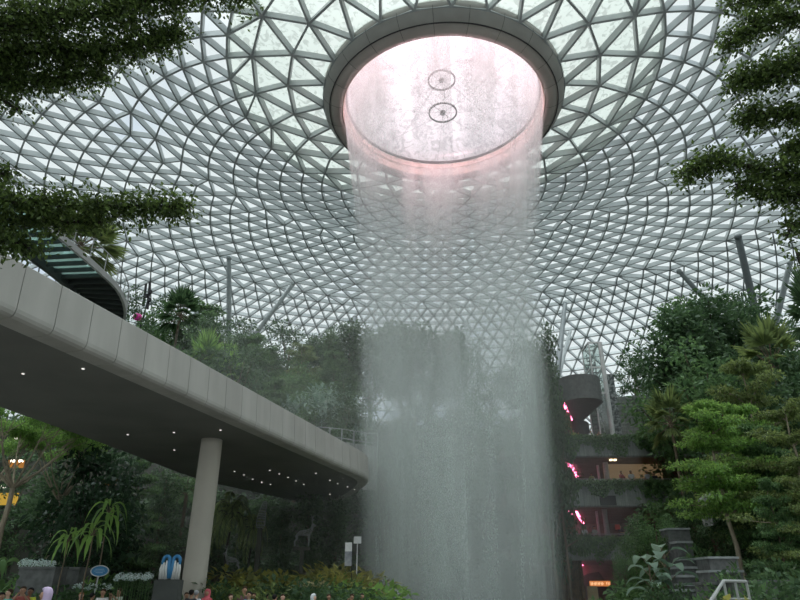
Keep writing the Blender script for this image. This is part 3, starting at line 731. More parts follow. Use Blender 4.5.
# ------------------------------------------------------------------ trees behind the walkway (left), on the plateau
def ground_under(x, y): return hill(x, y)
def tp(key, name, px, ytop, Y, label, **k):
    p = at(px, ytop, Y); z = ground_under(p.x, Y) - .15
    return plant(key, name, p.x, Y, z, p.z - z, label, **k)
G1 = 'trees on the plateau behind the walkway'
T = [
 ('dense2', 'bushy_tree', 153, 312, 68, 'round dark bushy tree at the far left, next to the spotlight mast', 1.1),
 ('fand', 'fan_palm', 182, 297, 66, 'fan palm with a pale bare trunk rising above the walkway edge', .62),
 ('dense1', 'round_tree', 172, 302, 72, 'dark round-crowned tree just behind the pale-trunked fan palm', .9),
 ('tier3', 'layered_tree', 208, 306, 72, 'layered tree right of the pale-trunked fan palm, below the upright roof strut', 1.2),
 ('gap', 'open_crowned_tree', 232, 318, 69, 'open-crowned tree between the upright and the slanting roof strut on the left', 1.2),
 ('tier3', 'layered_tree', 250, 335, 66, 'layered tree whose flat pads stand in front of the slanting roof strut foot', 1.1),
 ('dense1', 'broad_tree', 288, 325, 74, 'broad dark tree right of the slanting roof strut on the left', 1.3),
 ('tier2', 'layered_tree', 305, 345, 70, 'wide flat-layered olive tree in the middle of the left hillside', 1.0),
 ('dense3', 'tall_tree', 325, 335, 76, 'tall dark tree with bare sky gaps under its crown, left of the waterfall', 1.0),
 ('dense1', 'dark_tree', 262, 350, 76, 'dark tree low behind the slanting strut', 1.1),
 ('slim', 'slender_tree', 330, 330, 72, 'slender light green tree left of the spiky plant beside the waterfall', .8),
 ('slimd', 'slender_tree', 350, 322, 70, 'slender dark tree against the left edge of the waterfall', 1.2),
 ('grey', 'silvery_shrub', 318, 374, 60, 'silvery grey-green broad-leaved shrub above the walkway, left of the waterfall', .72),
 ('fang', 'fan_palm', 207, 343, 63, 'bright green stemless fan palm just above the walkway edge', .5),
 ('fang', 'fan_palm', 229, 355, 62.5, 'second bright fan palm, lower and to the right along the walkway edge', .45),
 ('dense2', 'bushy_tree', 285, 375, 61, 'bushy mid green tree left of the silvery shrub', .9),
 ('tier3', 'layered_tree', 275, 380, 58, 'layered tree rising directly over the walkway edge, left of the silvery shrub', 1.0),
 ('dense1', 'dark_tree', 345, 375, 62, 'dark tree right of the silvery shrub beside the falling water', 1.0),
 ('gap', 'open_crowned_tree', 240, 345, 60.5, 'open-crowned tree right above the walkway between both bright fan palms and the strut', .9),
 ('dense2', 'bushy_tree', 195, 330, 64, 'bushy tree filling in behind the first bright fan palm', 1.0),
 ('dense1', 'dark_tree', 225, 338, 74, 'dark tree filling in behind the layered tree under the upright strut', 1.2),
 ('tier3', 'layered_tree', 270, 350, 70, 'flat-padded tree between the slanting strut foot and the broad dark tree', 1.2),
 ('dense2', 'bushy_tree', 300, 362, 66, 'bushy tree directly above and behind the silvery shrub', 1.2),
 ('dense1', 'dark_tree', 252, 365, 62, 'dark tree right above the walkway edge below the slanting strut', 1.1),
 ('tier3', 'layered_tree', 335, 352, 68, 'flat-padded tree behind the silvery shrub, near the falling water', 1.2),
 ('dense2', 'bushy_tree', 300, 392, 57, 'bushy tree at the walkway edge just left of the silvery shrub', .8),
 ('dense1', 'dark_tree', 345, 405, 57, 'low dark tree behind the pale slope fence', 1.1),
 ('tier3', 'layered_tree', 218, 350, 62, 'flat-padded tree between the two bright fan palms', .9),
 # seen through the water
 ('dense1', 'dark_tree', 372, 330, 74, 'leftmost of the dark trees seen through the falling water', 1.0),
 ('dense3', 'dark_tree', 398, 324, 78, 'dark tree seen through the left part of the falling water', 1.1),
 ('dense1', 'dark_tree', 428, 326, 76, 'dark tree seen through the falling water just left of its middle', 1.1),
 ('dense3', 'dark_tree', 456, 330, 79, 'dark tree seen through the middle of the falling water', .8),
 ('gap', 'dark_tree', 488, 372, 76, 'low dark tree seen through the water under the bright roof gap', 1.0),
 ('dense1', 'dark_tree', 522, 340, 78, 'dark tree seen through the right part of the falling water', 1.0),
 ('dense2', 'bushy_tree', 470, 395, 70, 'bushy lower tree seen through the middle of the water', 1.3),
 ('dense1', 'dark_tree', 415, 400, 66, 'lower dark tree seen through the left half of the water', 1.3),
 ('dense1', 'dark_tree', 445, 440, 60, 'lowest dark tree seen through the middle of the water', 1.3),
 ('dense3', 'dark_tree', 510, 420, 66, 'lower dark tree seen through the right half of the water', 1.2),
 ('dense1', 'dark_tree', 385, 450, 56, 'lowest dark tree seen through the left edge of the water', 1.2),
 # right of the water
 ('slimd', 'slender_tree', 543, 328, 55.5, 'tall slender dark tree against the right edge of the waterfall', .36),
 ('dense1', 'dark_tree', 534, 352, 55.8, 'dark tree close beside the slender one at the right edge of the waterfall', .3),
 ('gap', 'small_tree', 588, 372, 78, 'small open tree showing behind the left side of the lift shaft', .8),
 ('gap', 'round_tree', 631, 352, 80, 'round open-crowned tree right of the lift shaft against the roof', .85),
 ('dense2', 'small_tree', 612, 392, 78, 'small bright tree between the lift shaft and the round open tree', .8),
 ('slim', 'small_tree', 650, 378, 77, 'small light tree at the foot of the tall wood, right of the round open tree', 1.3),
]
for key, name, px, yt, Y, lab, w_ in T: tp(key, name, px, yt, Y, lab, w=w_)
tp('spikyg', 'spiky_plant', 352, 335, 62.5, 'spiky grey-green plant high on the slope beside the waterfall', cat='plant', w=.9).scale = (3.2, 3.2, 2.2)
# ------------------------------------------------------------------ right wood
T = [
 ('slim', 'tall_tree', 672, 304, 66, 'leftmost tall narrow tree of the wood on the right', 1.3),
 ('dense3', 'broad_tree', 706, 295, 62, 'broad dark crowned tree topping the wood at the foot of a slanting strut', 1.0),
 ('gap', 'tall_tree', 699, 302, 68, 'tall tree with sky gaps in its crown amid the right wood', 1.1),
 ('slimd', 'pointed_tree', 731, 293, 66, 'pointed dark tree with the highest tip of the wood on the right', .9),
 ('slimd', 'pointed_tree', 752, 312, 62, 'pointed dark tree at the foot of the thick dark roof strut', 1.1),
 ('dense1', 'dark_tree', 783, 325, 60, 'dark rounded tree at the far right under the pale roof strut', 1.1),
 ('dense3', 'dark_tree', 715, 345, 60, 'dark tree under the broad crown of the right wood', 1.0),
 ('dense1', 'dark_tree', 690, 350, 64, 'dark tree below the leftmost tall narrow tree', 1.0),
 ('fan', 'yellowish_palm', 762, 333, 50, 'yellow-green fan palm with a pale trunk, upper right', .62),
 ('dense2', 'bushy_tree', 682, 345, 56, 'bushy mid green tree on the left flank of the right wood', 1.0),
 ('dense1', 'dark_tree', 735, 370, 55, 'dark tree left of the yellow-green fan palm', .9),
 ('tier2', 'layered_tree', 738, 358, 44, 'flat-layered yellow-green tree left of the yellowish palm trunk', .75),
 ('dense3', 'dark_tree', 795, 350, 48, 'dark tree cut by the right picture edge, behind the layered trees', .9),
 ('dense1', 'dark_tree', 770, 392, 47, 'dark tree behind the big layered trees on the far right', 1.1),
 ('tier1', 'layered_tree', 706, 400, 37, 'bright green layered tree with two thin pale trunks beneath it', .92),
 ('tier1', 'layered_tree', 733, 404, 40, 'second bright layered tree, close right of the first and a little farther', .8),
 ('tier2', 'layered_tree', 782, 405, 34, 'large olive-green layered tree at the right edge', .95),
 ('tier3', 'layered_tree', 757, 425, 37, 'mid green layered tree between the two bright ones and the large olive one', .9),
 ('tier2', 'layered_tree', 795, 455, 27, 'lower nearer layered tree at the right edge', .7),
 ('tier3', 'layered_tree', 765, 480, 28, 'lower nearer layered tree left of the one at the right edge', .75),
 ('dense1', 'dark_tree', 745, 470, 43, 'dark tree in shade behind the lower layered trees', 1.1),
 ('dense3', 'dark_tree', 785, 500, 40, 'dark tree in deep shade at the lower right', 1.3),
 ('dense1', 'dark_tree', 700, 475, 50, 'dark tree behind the thin pale trunks', .9),
 ('dense2', 'bushy_tree', 650, 505, 47, 'bushy tree in front of the lower terraces, right of the lit strips', .85),
 ('slim', 'slender_tree', 636, 515, 50, 'slender bush-like tree hiding the middle of the lowest terrace', 1.2),
 ('dense2', 'bushy_tree', 667, 520, 44, 'bushy tree left of the cascade of stone steps', .7),
]
for key, name, px, yt, Y, lab, w_ in T: tp(key, name, px, yt, Y, lab, w=w_)
tp('fan', 'fan_palm', 665, 398, 52, 'tall fan palm with a straight slim trunk in front of the terraces', w=.6)
p = at(806, 285, 20); plant('fand', 'fan_palm', p.x, 20, 0, p.z, 'near fan palm whose crown pokes in at the right edge', w=.38)
T = [
 ('eart', 'elephant_ear_plant', 660, 535, 36, 'big pale-leaved elephant ear plant left of the stone steps', .95),
 ('eart', 'elephant_ear_plant', 646, 548, 35, 'lower pale-leaved plant in front of the big elephant ear', .9),
 ('paddle', 'paddle_leaf_plant', 710, 522, 43, 'broad-leaved plant at the top of the stone steps', .8),
 ('shr_m', 'leafy_shrub', 703, 537, 41, 'leafy shrub right beside the upper stone steps', .8),
 ('fern', 'fern', 703, 548, 36, 'arching fern left of the grey stone planters', .45),
 ('shr_d', 'dark_shrub', 765, 552, 27.5, 'dark shrub behind the white handrail', .9),
 ('lobed', 'lobed_leaf_plant', 773, 574, 13, 'bright lobed-leaf plant at the lower right, right of the handrail', .5),
 ('lobed', 'lobed_leaf_plant', 751, 580, 14, 'bright lobed-leaf plant close to the end of the handrail', .4),
 ('shr_y', 'yellow_green_shrub', 794, 584, 12, 'yellow-green small-leaved shrub in the lower right corner', 1.1),
 ('shr_d', 'dark_shrub', 787, 560, 22, 'dark shrub behind the lobed-leaf plants', .9),
 ('shr_m', 'leafy_shrub', 728, 560, 26, 'leafy shrub on the grey stone planters between the pale trunks', .7),
 ('dense2', 'bushy_tree', 620, 545, 44, 'low bushy tree left of the elephant ear plants', .7),
 ('shr_m', 'leafy_shrub', 634, 575, 38, 'low leafy shrub at the foot of the terraces', 1.5),
 ('shr_d', 'dark_shrub', 664, 578, 33, 'dark shrub at the left foot of the stone steps', .8),
]
for key, name, px, yt, Y, lab, w_ in T: tp(key, name, px, yt, Y, lab, w=w_, cat='plant' if 'tree' not in name else 'tree')
# ------------------------------------------------------------------ garden under the walkway (left)
T = [
 ('umb', 'umbrella_tree', 33, 404, 28, 'umbrella-crowned tree with a slim pale trunk, first under the walkway edge', .95),
 ('umb', 'umbrella_tree', 8, 415, 31, 'umbrella-crowned tree cut by the left edge, behind the first', .8),
 ('umb', 'umbrella_tree', 78, 428, 33, 'smaller umbrella-crowned tree right of the first, with a thin trunk', .7),
 ('gloss', 'dark_leaved_tree', 100, 436, 33, 'very dark glossy-leaved tree in the middle of the shaded garden', .9),
 ('gloss', 'dark_leaved_tree', 122, 452, 36, 'dark glossy-leaved tree right of the very dark one', .8),
 ('gloss', 'dark_leaved_tree', 90, 480, 30, 'lower dark glossy-leaved tree in front of the other two', .8),
 ('tier3', 'layered_tree', 143, 458, 38, 'dim layered tree near the middle of the walkway shade', .8),
 ('slimd', 'slender_tree', 168, 470, 40, 'dim slender tree left of the round column', 1.1),
 ('slimd', 'slender_tree', 60, 470, 40, 'dim slender tree behind the two thin trunks', 1.2),
 ('treefern', 'tree_fern', 234, 484, 40, 'tree fern with orange-tinted fronds right of the round column', .5),
 ('treefern', 'tree_fern', 255, 500, 41, 'tree fern farther right of the column, beside the wire figure', .45),
 ('slimd', 'slender_tree', 310, 492, 44, 'dim slender tree behind the wire deer', 1.3),
 ('slimd', 'slender_tree', 283, 505, 44, 'dim slender tree left of the wire deer', 1.0),
 ('slimd', 'slender_tree', 338, 500, 45, 'dim slender tree behind the white banner', 1.2),
 ('dense1', 'dark_tree', 205, 490, 44, 'dark tree directly behind the round column', 1.0),
 ('slimd', 'slender_tree', 225, 495, 45, 'dim slender tree between the round column and the wire figure', 1.6),
 ('slimd', 'slender_tree', 262, 498, 46, 'dim slender tree behind the wire figure', 1.6),
 ('dense1', 'dark_tree', 20, 470, 42, 'dark tree far back behind the umbrella-crowned trees', 1.2),
 ('feather', 'feather_palm', 190, 470, 42, 'dim feather palm beside the round column', .9),
]
for key, name, px, yt, Y, lab, w_ in T: tp(key, name, px, yt, Y, lab, w=w_)
T = [
 ('strap', 'strap_leaf_plant', 112, 497, 28, 'strap-leaved plant with the highest bright green star of leaves', .42),
 ('strap', 'strap_leaf_plant', 96, 520, 24, 'strap-leaved plant with drooping leaves above the blue sign', .5),
 ('strap', 'strap_leaf_plant', 71, 527, 25, 'strap-leaved plant left of the drooping one', .45),
 ('fern', 'fern', 14, 537, 27, 'bright arching fern at the left edge behind the slim trunk', .8),
 ('fern', 'fern', 45, 572, 25, 'low bright fern behind the person in the lilac headscarf', .6),
 ('paddle', 'paddle_leaf_plant', 2, 505, 27, 'broad bright leaf cluster at the left edge', .4),
 ('shr_l', 'leafy_shrub', 67, 557, 28.6, 'small bright shrub on the stone planter left of the blue sign', .8),
 ('shr_o', 'leafy_shrub', 240, 576, 27, 'olive shrub right of the round column', 1.3),
 ('shr_y', 'yellow_green_shrub', 271, 558, 33, 'yellow-green flat-topped shrub below the wire deer', 1.3),
 ('shr_y', 'yellow_green_shrub', 312, 561, 34, 'yellow-green flat-topped shrub right of the wire deer', 1.3),
 ('shr_y', 'yellow_green_shrub', 336, 553, 36, 'yellow-green shrub left of the white banner', 1.2),
 ('shr_l', 'leafy_shrub', 357, 566, 33, 'lighter green shrub at the foot of the white banner', 1.4),
 ('shr_d', 'dark_shrub', 292, 570, 30, 'dark shrub between the two yellow-green flat-topped shrubs', 1.3),
 ('shr_d', 'dark_shrub', 325, 575, 28, 'dark shrub in front of the yellow-green ones near the banner', 1.3),
 ('shr_d', 'dark_shrub', 215, 575, 28, 'dark shrub close to the right side of the round column', 1.2),
 ('shr_m', 'leafy_shrub', 8, 568, 26, 'leafy shrub at the far left behind the visitors', 1.0),
 ('shr_d', 'dark_shrub', 80, 577, 26, 'dark shrub under the blue sign', 1.3),
 ('shr_d', 'dark_shrub', 345, 582, 26, 'dark shrub beside the waterfall foot on the left', 1.3),
]
for key, name, px, yt, Y, lab, w_ in T:
    p = at(px, yt, Y); z = 0
    plant(key, name, p.x, Y, z, p.z, lab, cat='plant', w=w_)
# ------------------------------------------------------------------ terraces (right, behind the waterfall)
M_fas = mat('terrace_concrete', (.30, .32, .29), (.20, .22, .20), rough=.85, scale=3, stretch=(2.5, 1, .2), bump=.15)
M_int = mat('gallery_interior', (.26, .20, .165), (.19, .145, .12), rough=.8, scale=1)
M_white = mat('white_paint', (.62, .63, .61), (.55, .56, .54), rough=.4)
M_bal = glass_mat('balustrade_glass', (.80, .86, .84), .10, .05, frost=.12, frostcol=(.7, .72, .7))
M_ledh = mat('led_housing', (.05, .02, .03), rough=.5)
M_pink = emis('pink_led', (1, .16, .34), 9)
LV = [(13.6, 14.25, 12.6), (9.7, 10.2, 8.25), (5.0, 5.5, 3.9)]
XA, XB = 9.5, 29.6
for li, (zf, zt, zb) in enumerate(LV):
    nm = ['upper', 'middle', 'lowest'][li]
    t = empty('terrace', (0, 0, 0), kind='structure')
    MB().bbox(XA, 57.95, zb + .25, XB, 75.2, zf).build('floor_slab', M_int, t)
    b = MB(); b.sweep([(XA, 57.6), (XB, 57.6)], [(.28, zb + .1), (.28, zt), (-.5, zt), (-.5, zt - .35), (-.2, zt - .35), (-.2, zb), (.18, zb)]); b.build('parapet', M_fas, t)
    # ivy along the planter edge
    rg = RN(70 + li); lv = Leaves(); k = 9000; x = rg.uniform(XA, XB, k); wv = np.sin(x * 2.9 + li) + np.sin(x * 1.37 + 2 * li) + np.sin(x * 5.3) * .6; den = .9 + .25 * wv; hang = rg.random(k) ** 1.5 * (1.0 + .28 * wv) * (1.35 if li != 1 else .95)
    p = np.stack([x, 57.25 - rg.random(k) * .3, zt + .28 - hang], 1); nn = rg.normal(size=(k, 3)) * .6; nn[:, 1] -= 1; nn[:, 2] += .7
    keep = rg.random(k) < den; p = p[keep]; nn = nn[keep]; k = len(p); s = rg.uniform(.12, .28, k); lv.add(p, rg.normal(size=(k, 3)) + (0, 0, -.8), nn, s, s * .7)
    meshobj('ivy', lv.mesh('ivy', GREENS['mid' if li < 2 else 'mid']), t)
    # balustrade
    b = MB(); g = MB()
    xx = XA
    while xx < XB - .1:
        b.box((xx, 58.3, zf + .55), (.05, .05, 1.1)); g.bbox(xx + .06, 58.29, zf + .1, min(xx + 1.44, XB), 58.31, zf + 1.02); xx += 1.5
    b.bbox(XA, 58.27, zf + 1.05, XB, 58.33, zf + 1.11)
    bo = b.build('balustrade', M_st, t); g.build('glass_panels', M_bal, bo)
# back wall, dark partitions, ground floor wall
MB().bbox(XA, 75.2, 0, XB, 75.5, 18).build('wall_terrace_back', M_int, kind='structure')
MB().bbox(XB, 58, 0, XB + .4, 75.2, 17.0).build('wall_terrace_side', M_fas, kind='structure')
b = MB(); b.sweep([(20.6, 66), (24, 65.6), (28.5, 64.4)], [(0, 14.6), (0, 20.6), (-.4, 20.6), (-.4, 14.6)])
for z in np.arange(14.9, 20.5, .38):
    b.sweep([(20.6, 66), (24, 65.6), (28.5, 64.4)], [(.07, z), (.07, z + .2), (0, z + .2), (0, z)])
b.build('wall_louvred', M_fas, kind='structure')
MB().sweep([(20, 60.2), (24, 60.0), (29.4, 59.6)], [(.2, 13.6), (.2, 14.9), (-.2, 14.9), (-.2, 13.6)]).build('kerb_upper_terrace', M_white, kind='structure')
# wall on the middle terrace; the warm light on it is put in as glow
M_warm = emis('warm_wall_glow', (1, .68, .36), .11)
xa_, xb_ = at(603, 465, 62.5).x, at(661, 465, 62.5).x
MB().bbox(xa_, 62.5, 9.7, xb_, 62.7, 12.85).build('glowing_wall', M_warm, label='long warm tan wall, the light on it put in as glow, at the back right of the middle terrace', cat='lit wall')
for px, py in [(611, 460), (615, 460), (659, 464)]:
    p = at_z(px, py, 12.75) if px < 650 else at(px, py, 68)
    s = .22 if px < 650 else .5
    MB().box(p, (s * 3 if px > 650 else s, .3, .12)).build('ceiling_lamp', emis('lamp', (1, .75, .45), 3.0), label='small warm lamp under the ceiling of the middle terrace' if px < 650 else 'glowing orange lamp at the right end of the middle terrace', cat='ceiling light', group='lamps of the middle terrace' if px < 650 else None)
# white columns
for px, Y in ((605.5, 61.5), (597.5, 63)):
    for li in (1, 2):
        zf = LV[li][0]; z2 = LV[li - 1][2] + .25; p = at(px, 465 if li == 1 else 520, Y)
        MB().tube([(p.x, Y, zf), (p.x, Y, z2)], .24 if px > 600 else .12, 12).build('white_column', M_white, label=('thick' if px > 600 else 'thin') + ' white column on the ' + ('middle' if li == 1 else 'lowest') + ' terrace below the lift shaft', cat='column')
o = MB().bbox(18.6, 57.05, 8.75, 20.5, 57.3, 9.55); p0 = at(609, 500, 57); MB().box((p0.x, 57.28, p0.z), (1.4, .12, .8)).build('dark_vent', M_darkm, label='dark rectangular vent in the parapet of the middle terrace', cat='vent')
# pink LED strips
STR = [((563, 401), (572, 421), 17.86, 9, 'pink row of eight light dots under the round canopy'), ((571, 464.5), (578, 478), 12.83, 9, 'long pink light strip under the ceiling of the middle terrace'), ((567, 462), (569.5, 466), 12.83, 3, 'short pink light strip beside the long one on the middle terrace'),
       ((576, 511), (583, 523), 8.48, 14, 'long pink light strip under the ceiling of the lowest terrace'), ((569, 510), (571, 514), 8.48, 3, 'short pink light strip beside the long one on the lowest terrace'),
       ((575, 560), (584.3, 566.7), 4.13, 14, 'long pink light strip above the ground floor beside the hanging strands'), ((567, 561), (570, 563.5), 4.13, 3, 'short pink light strip beside the one above the ground floor')]
for (a, c, z, n, lab) in STR:
    pa = at_z(a[0], a[1], z); pc = at_z(c[0], c[1], z); pa.z = pc.z = z
    if z > 17: pa = at(a[0], a[1], 58.0); pa.z = z; pc.z = z
    r_ = empty('led_strip', pa, label=lab, cat='light strip'); d = pc - pa
    M = Matrix.Rotation(math.atan2(d.y, d.x), 3, 'Z')
    MB().box(d / 2 + Vector((0, 0, .03)), (d.length, .34, .06), M=M).build('housing', M_ledh, r_)
    for k in range(n): MB().box(d * ((k + .5) / n) - Vector((0, 0, .03)), (d.length / n * (.62 if z > 17 else .9), .24, .1), M=M).build('light_dot', M_pink, r_)
# round canopy
cx = at(577, 400, 60).x
cn = empty('round_canopy', (cx, 0, 0), label='dark ribbed round-fronted canopy above the upper terrace, left of the lift shaft', cat='canopy')
R_ = 1.9
def stadium(r, yf=58.9, yb=73): return [(-r, yb)] + [(-r * math.cos(a), yf - r * math.sin(a)) for a in [PI * i / 20 for i in range(21)]] + [(r, yb)]
b = MB(); b.sweep(stadium(R_), [(0, 17.95), (0, 20.3), (.15, 20.3), (.15, 17.95)])
for z in np.arange(18.1, 20.2, .34): b.sweep(stadium(R_), [(-.06, z), (-.06, z + .14), (0, z + .14), (0, z)])
M_drum = mat('dark_brown_drum', (.07, .055, .05), (.05, .04, .036), rough=.8); M_rib = mat('dark_ribs', (.13, .135, .125), (.09, .095, .09), rough=.8, scale=3)
b.build('ribbed_fascia', M_rib, cn)
S = stadium(R_); n_ = len(S)
MB().add([(x, y, 17.95) for x, y in S] + [(x, y, 18.1) for x, y in S], [tuple(range(n_)), tuple(range(n_, 2 * n_))[::-1]] + [(i, (i + 1) % n_, n_ + (i + 1) % n_, n_ + i) for i in range(n_)]).build('soffit', M_drum, cn)
b = MB().sweep(stadium(R_ + 1.0, 67.8, 74), [(0, 13.6), (0, 17.95), (.2, 17.95), (.2, 13.6)]); b.build('drum_wall', M_drum, cn)
# lift shaft
xl, xr = at(596, 400, 60.6).x, at(608, 400, 60.6).x
ls = empty('lift_shaft', ((xl + xr) / 2, 60.6, 13.6), label='tall glazed lift shaft with white steel frame and thick white post', cat='lift shaft'); hw = (xr - xl) / 2; HT = 24.9 - 13.6
MB().tube([(hw, 0, -13.5 + 13.6), (hw, 0, HT)], .22, 12).build('thick_post', M_white, ls)
for sx, sy in ((-1, 0), (-1, 2.4), (1, 2.4)): MB().box((sx * hw, sy, HT / 2), (.12, .12, HT)).build('post', M_white, ls)
b = MB()
for z in (.2, 1.6, 5.9, 8.6, HT): b.box((0, 0, z), (2 * hw, .16, .16)); b.box((-hw, 1.2, z), (.14, 2.4, .14)); b.box((hw, 1.2, z), (.14, 2.4, .14)); b.box((0, 2.4, z), (2 * hw, .14, .14))
b.build('cross_bars', M_white, ls)
g = MB().bbox(-hw + .1, .02, .3, hw - .2, .05, HT - .2); g.bbox(-hw - .01, .1, .3, -hw + .02, 2.3, HT - .2); g.build('glass_walls', M_fg if False else M_bal, ls)
b = MB(); rr_ = random.Random(5); z = .3
while z < HT - 1:
    b.box((rr_.uniform(-.2, .3), 2.0, z), (rr_.uniform(.5, 1.1), .2, .08)); b.tube([(rr_.uniform(-.5, .4), 1.7, z), (rr_.uniform(-.5, .4), 1.7, z + .7)], .05, 5); z += .42
b.build('guide_rails', M_std, ls)
b = MB(); b.box((hw + 1.0, 1.6, 4.2), (.9, .12, 8.4))
for z in np.arange(.4, 8.4, .8): b.box((hw + 1.0, 1.5, z), (.95, .14, .1))
b.build('side_screen', mat('screen_grey', (.32, .34, .33), (.08, .09, .09), rough=.5, scale=3.2, lo=.45, hi=.55), ls)
# hanging strands (stuff)
M_strand = mat('gold_strands', (.30, .19, .08), (.12, .075, .035), rough=.6, scale=3)
for (px0, px1, y0, y1, Yd, n, lab) in [(556, 582, 560, 606, 60, 160, 'curtain of hanging golden brown strands on the ground floor, right of the water'), (557, 573, 508, 541, 61, 80, 'curtain of hanging brown strands at the left of the lowest terrace'), (563, 570, 412, 436, 60, 40, 'short curtain of hanging orange strands at the left of the upper terrace')]:
    b = MB(); rg = RN(int(y0))
    for k in range(n):
        px = rg.uniform(px0, px1); Y = Yd + rg.uniform(-.6, .9); a = at(px, y0, Y); c = at(px, y1 - rg.uniform(0, 8), Y); c.x = a.x
        b.tube([a, a.lerp(c, .5) + Vector((rg.normal() * .04, 0, 0)), c], .035, 3)
    b.build('strand_curtain', M_strand, label=lab, cat='hanging strands', kind='stuff')
# lit sign
p = at(600, 583.6, 58); s_ = empty('lit_sign', p, label='long orange lit sign with pale lettering on the ground floor', cat='sign')
MB().box((0, 0, 0), (1.75, .1, .42)).build('sign_box', emis('orange_sign', (1, .30, .06), .55), s_)
b = MB(); rr_ = random.Random(8); x = -.78
for k in range(11):
    if k == 8: x += .16; continue
    w_ = .1
    b.box((x + .0, -.06, 0), (.026, .02, .22))
    if k % 3 != 1: b.box((x + .04, -.06, .1 if k % 2 else -.1), (.08, .02, .026))
    if k % 2 == 0: b.box((x + .085, -.06, 0), (.026, .02, .22))
    b.box((x + .04, -.06, 0), (.07, .02, .024)); x += .145
b.build('lettering', emis('sign_letters', (1, .70, .42), 1.2), s_)
p = at(593, 595, 57.5); o = MB().box((p.x, 57.5, p.z), (.85, .12, 1.35)); o.build('notice_board', mat('tan_board', (.33, .27, .15), (.28, .22, .12)), label='tan notice board with a dark square below the orange sign', cat='sign')
# ------------------------------------------------------------------ stone steps and planters, handrail
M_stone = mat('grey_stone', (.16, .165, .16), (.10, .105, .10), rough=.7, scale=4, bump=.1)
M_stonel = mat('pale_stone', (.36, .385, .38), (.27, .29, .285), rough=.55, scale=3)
STP = [(683, 543.5, 15), (688, 560.5, 16), (685, 569, 20), (683, 577.5, 17), (692, 586, 22), (701, 591.5, 22), (695, 596.5, 24), (682, 592, 16)]
stc = empty('stone_cascade', (0, 0, 0), label='cascade of offset grey stone steps at the lower right', cat='steps')
for i, (px, py, wpx) in enumerate(STP):
    Y = 41 - i * .9; p = at(px, py, Y); w_ = wpx / 680 * Y; zt = p.z
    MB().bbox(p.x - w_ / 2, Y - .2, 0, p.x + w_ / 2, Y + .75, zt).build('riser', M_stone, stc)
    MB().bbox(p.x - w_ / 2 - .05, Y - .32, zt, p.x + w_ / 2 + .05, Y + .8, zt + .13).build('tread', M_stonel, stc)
PL = [(708, 737, 556.5, 33, 1.4, 'tallest grey stone planter wall behind the pale trunks'), (709, 742, 570, 30, 1.2, 'middle grey stone planter wall at the foot of the pale trunks'), (707, 727, 582, 27, 1.2, 'lowest grey stone planter wall beside the handrail'), (731, 790, 580, 26, 1.0, 'long dark stone wall behind the handrail'), (667, 689, 528, 43, 1.2, 'grey stone wall at the top of the stone steps')]
for (a, c, y0, Y, d, lab) in PL:
    pa = at(a, y0, Y); pc = at(c, y0, Y); r_ = empty('stone_planter', ((pa.x + pc.x) / 2, Y, 0), label=lab, cat='planter'); w_ = pc.x - pa.x
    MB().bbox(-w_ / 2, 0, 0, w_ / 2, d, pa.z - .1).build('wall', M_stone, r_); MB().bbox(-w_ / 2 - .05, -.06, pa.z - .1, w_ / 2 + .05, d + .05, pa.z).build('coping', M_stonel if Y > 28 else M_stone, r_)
hr = empty('handrail', (0, 0, 0), label='white metal handrail running towards the camera at the lower right', cat='handrail')
a = at(723.5, 581, 15); c = at(700, 618, 10); e = at(746, 581.5, 15.2); g_ = at(791, 540 + 9, 22)
MB().tube([c, a], .032, 8).build('top_rail', M_st, hr); MB().tube([a, e], .032, 8).build('top_rail', M_st, hr)
for t in (.0, .5, 1.0):
    q = c.lerp(a, t); MB().tube([(q.x, q.y, 0), q], .03, 8).build('post', M_st, hr)
for t in (.5, 1.0):
    q = a.lerp(e, t); MB().tube([(q.x, q.y, 0), q], .03, 8).build('post', M_st, hr)
MB().tube([c - Vector((0, 0, .35)), a - Vector((0, 0, .35))], .025, 6).build('lower_rail', M_st, hr)
MB().tube([a - Vector((0, 0, .35)), e - Vector((0, 0, .35))], .025, 6).build('lower_rail', M_st, hr)
o = at(704, 466, 42); q = at(740, 452, 44)
hb = empty('stair_railing', (0, 0, 0), label='thin sloping stair railing half hidden among the layered trees on the right', cat='handrail')
a = at(704, 478, 43); c = at(738, 455, 45); MB().tube([a, c], .05, 6).build('top_rail', M_st, hb)
for t in (0, .33, .66, 1): q = a.lerp(c, t); MB().tube([q - Vector((0, 0, 1.3)), q], .03, 6).build('post', M_st, hb)
MB().add([a - Vector((0, 0, 3)), c - Vector((0, 0, 3)), c - Vector((0, 0, 1.2)), a - Vector((0, 0, 1.2)), a - Vector((0, -1.5, 3)), c - Vector((0, -1.5, 3)), c - Vector((0, -1.5, 1.2)), a - Vector((0, -1.5, 1.2))], [(0, 1, 2, 3), (4, 7, 6, 5), (3, 2, 6, 7), (0, 4, 5, 1), (0, 3, 7, 4), (1, 5, 6, 2)]).build('stair_flight', M_fas, hb)
# low fence on the left slope
fe = empty('slope_fence', (0, 0, 0), label='low pale fence on the slope just above the walkway, beside the waterfall', cat='fence')
pts = [at(x, y, 51) for x, y in ((318, 427), (330, 428), (342, 429), (354, 431), (366, 433), (378, 434))]
for q in (0, .75): MB().tube([p - Vector((0, 0, q)) for p in pts], .035, 5).build('rail', M_stonel, fe)
for p in pts: MB().box(p - Vector((0, 0, .55)), (.1, .1, 1.1)).build('post', M_stonel, fe)
MB().sweep([(p.x, p.y + .1, p.z) for p in pts], [(.1, -4.5), (.1, -1.0), (-.3, -1.0), (-.3, -4.5)]).build('plinth', M_fas, fe)
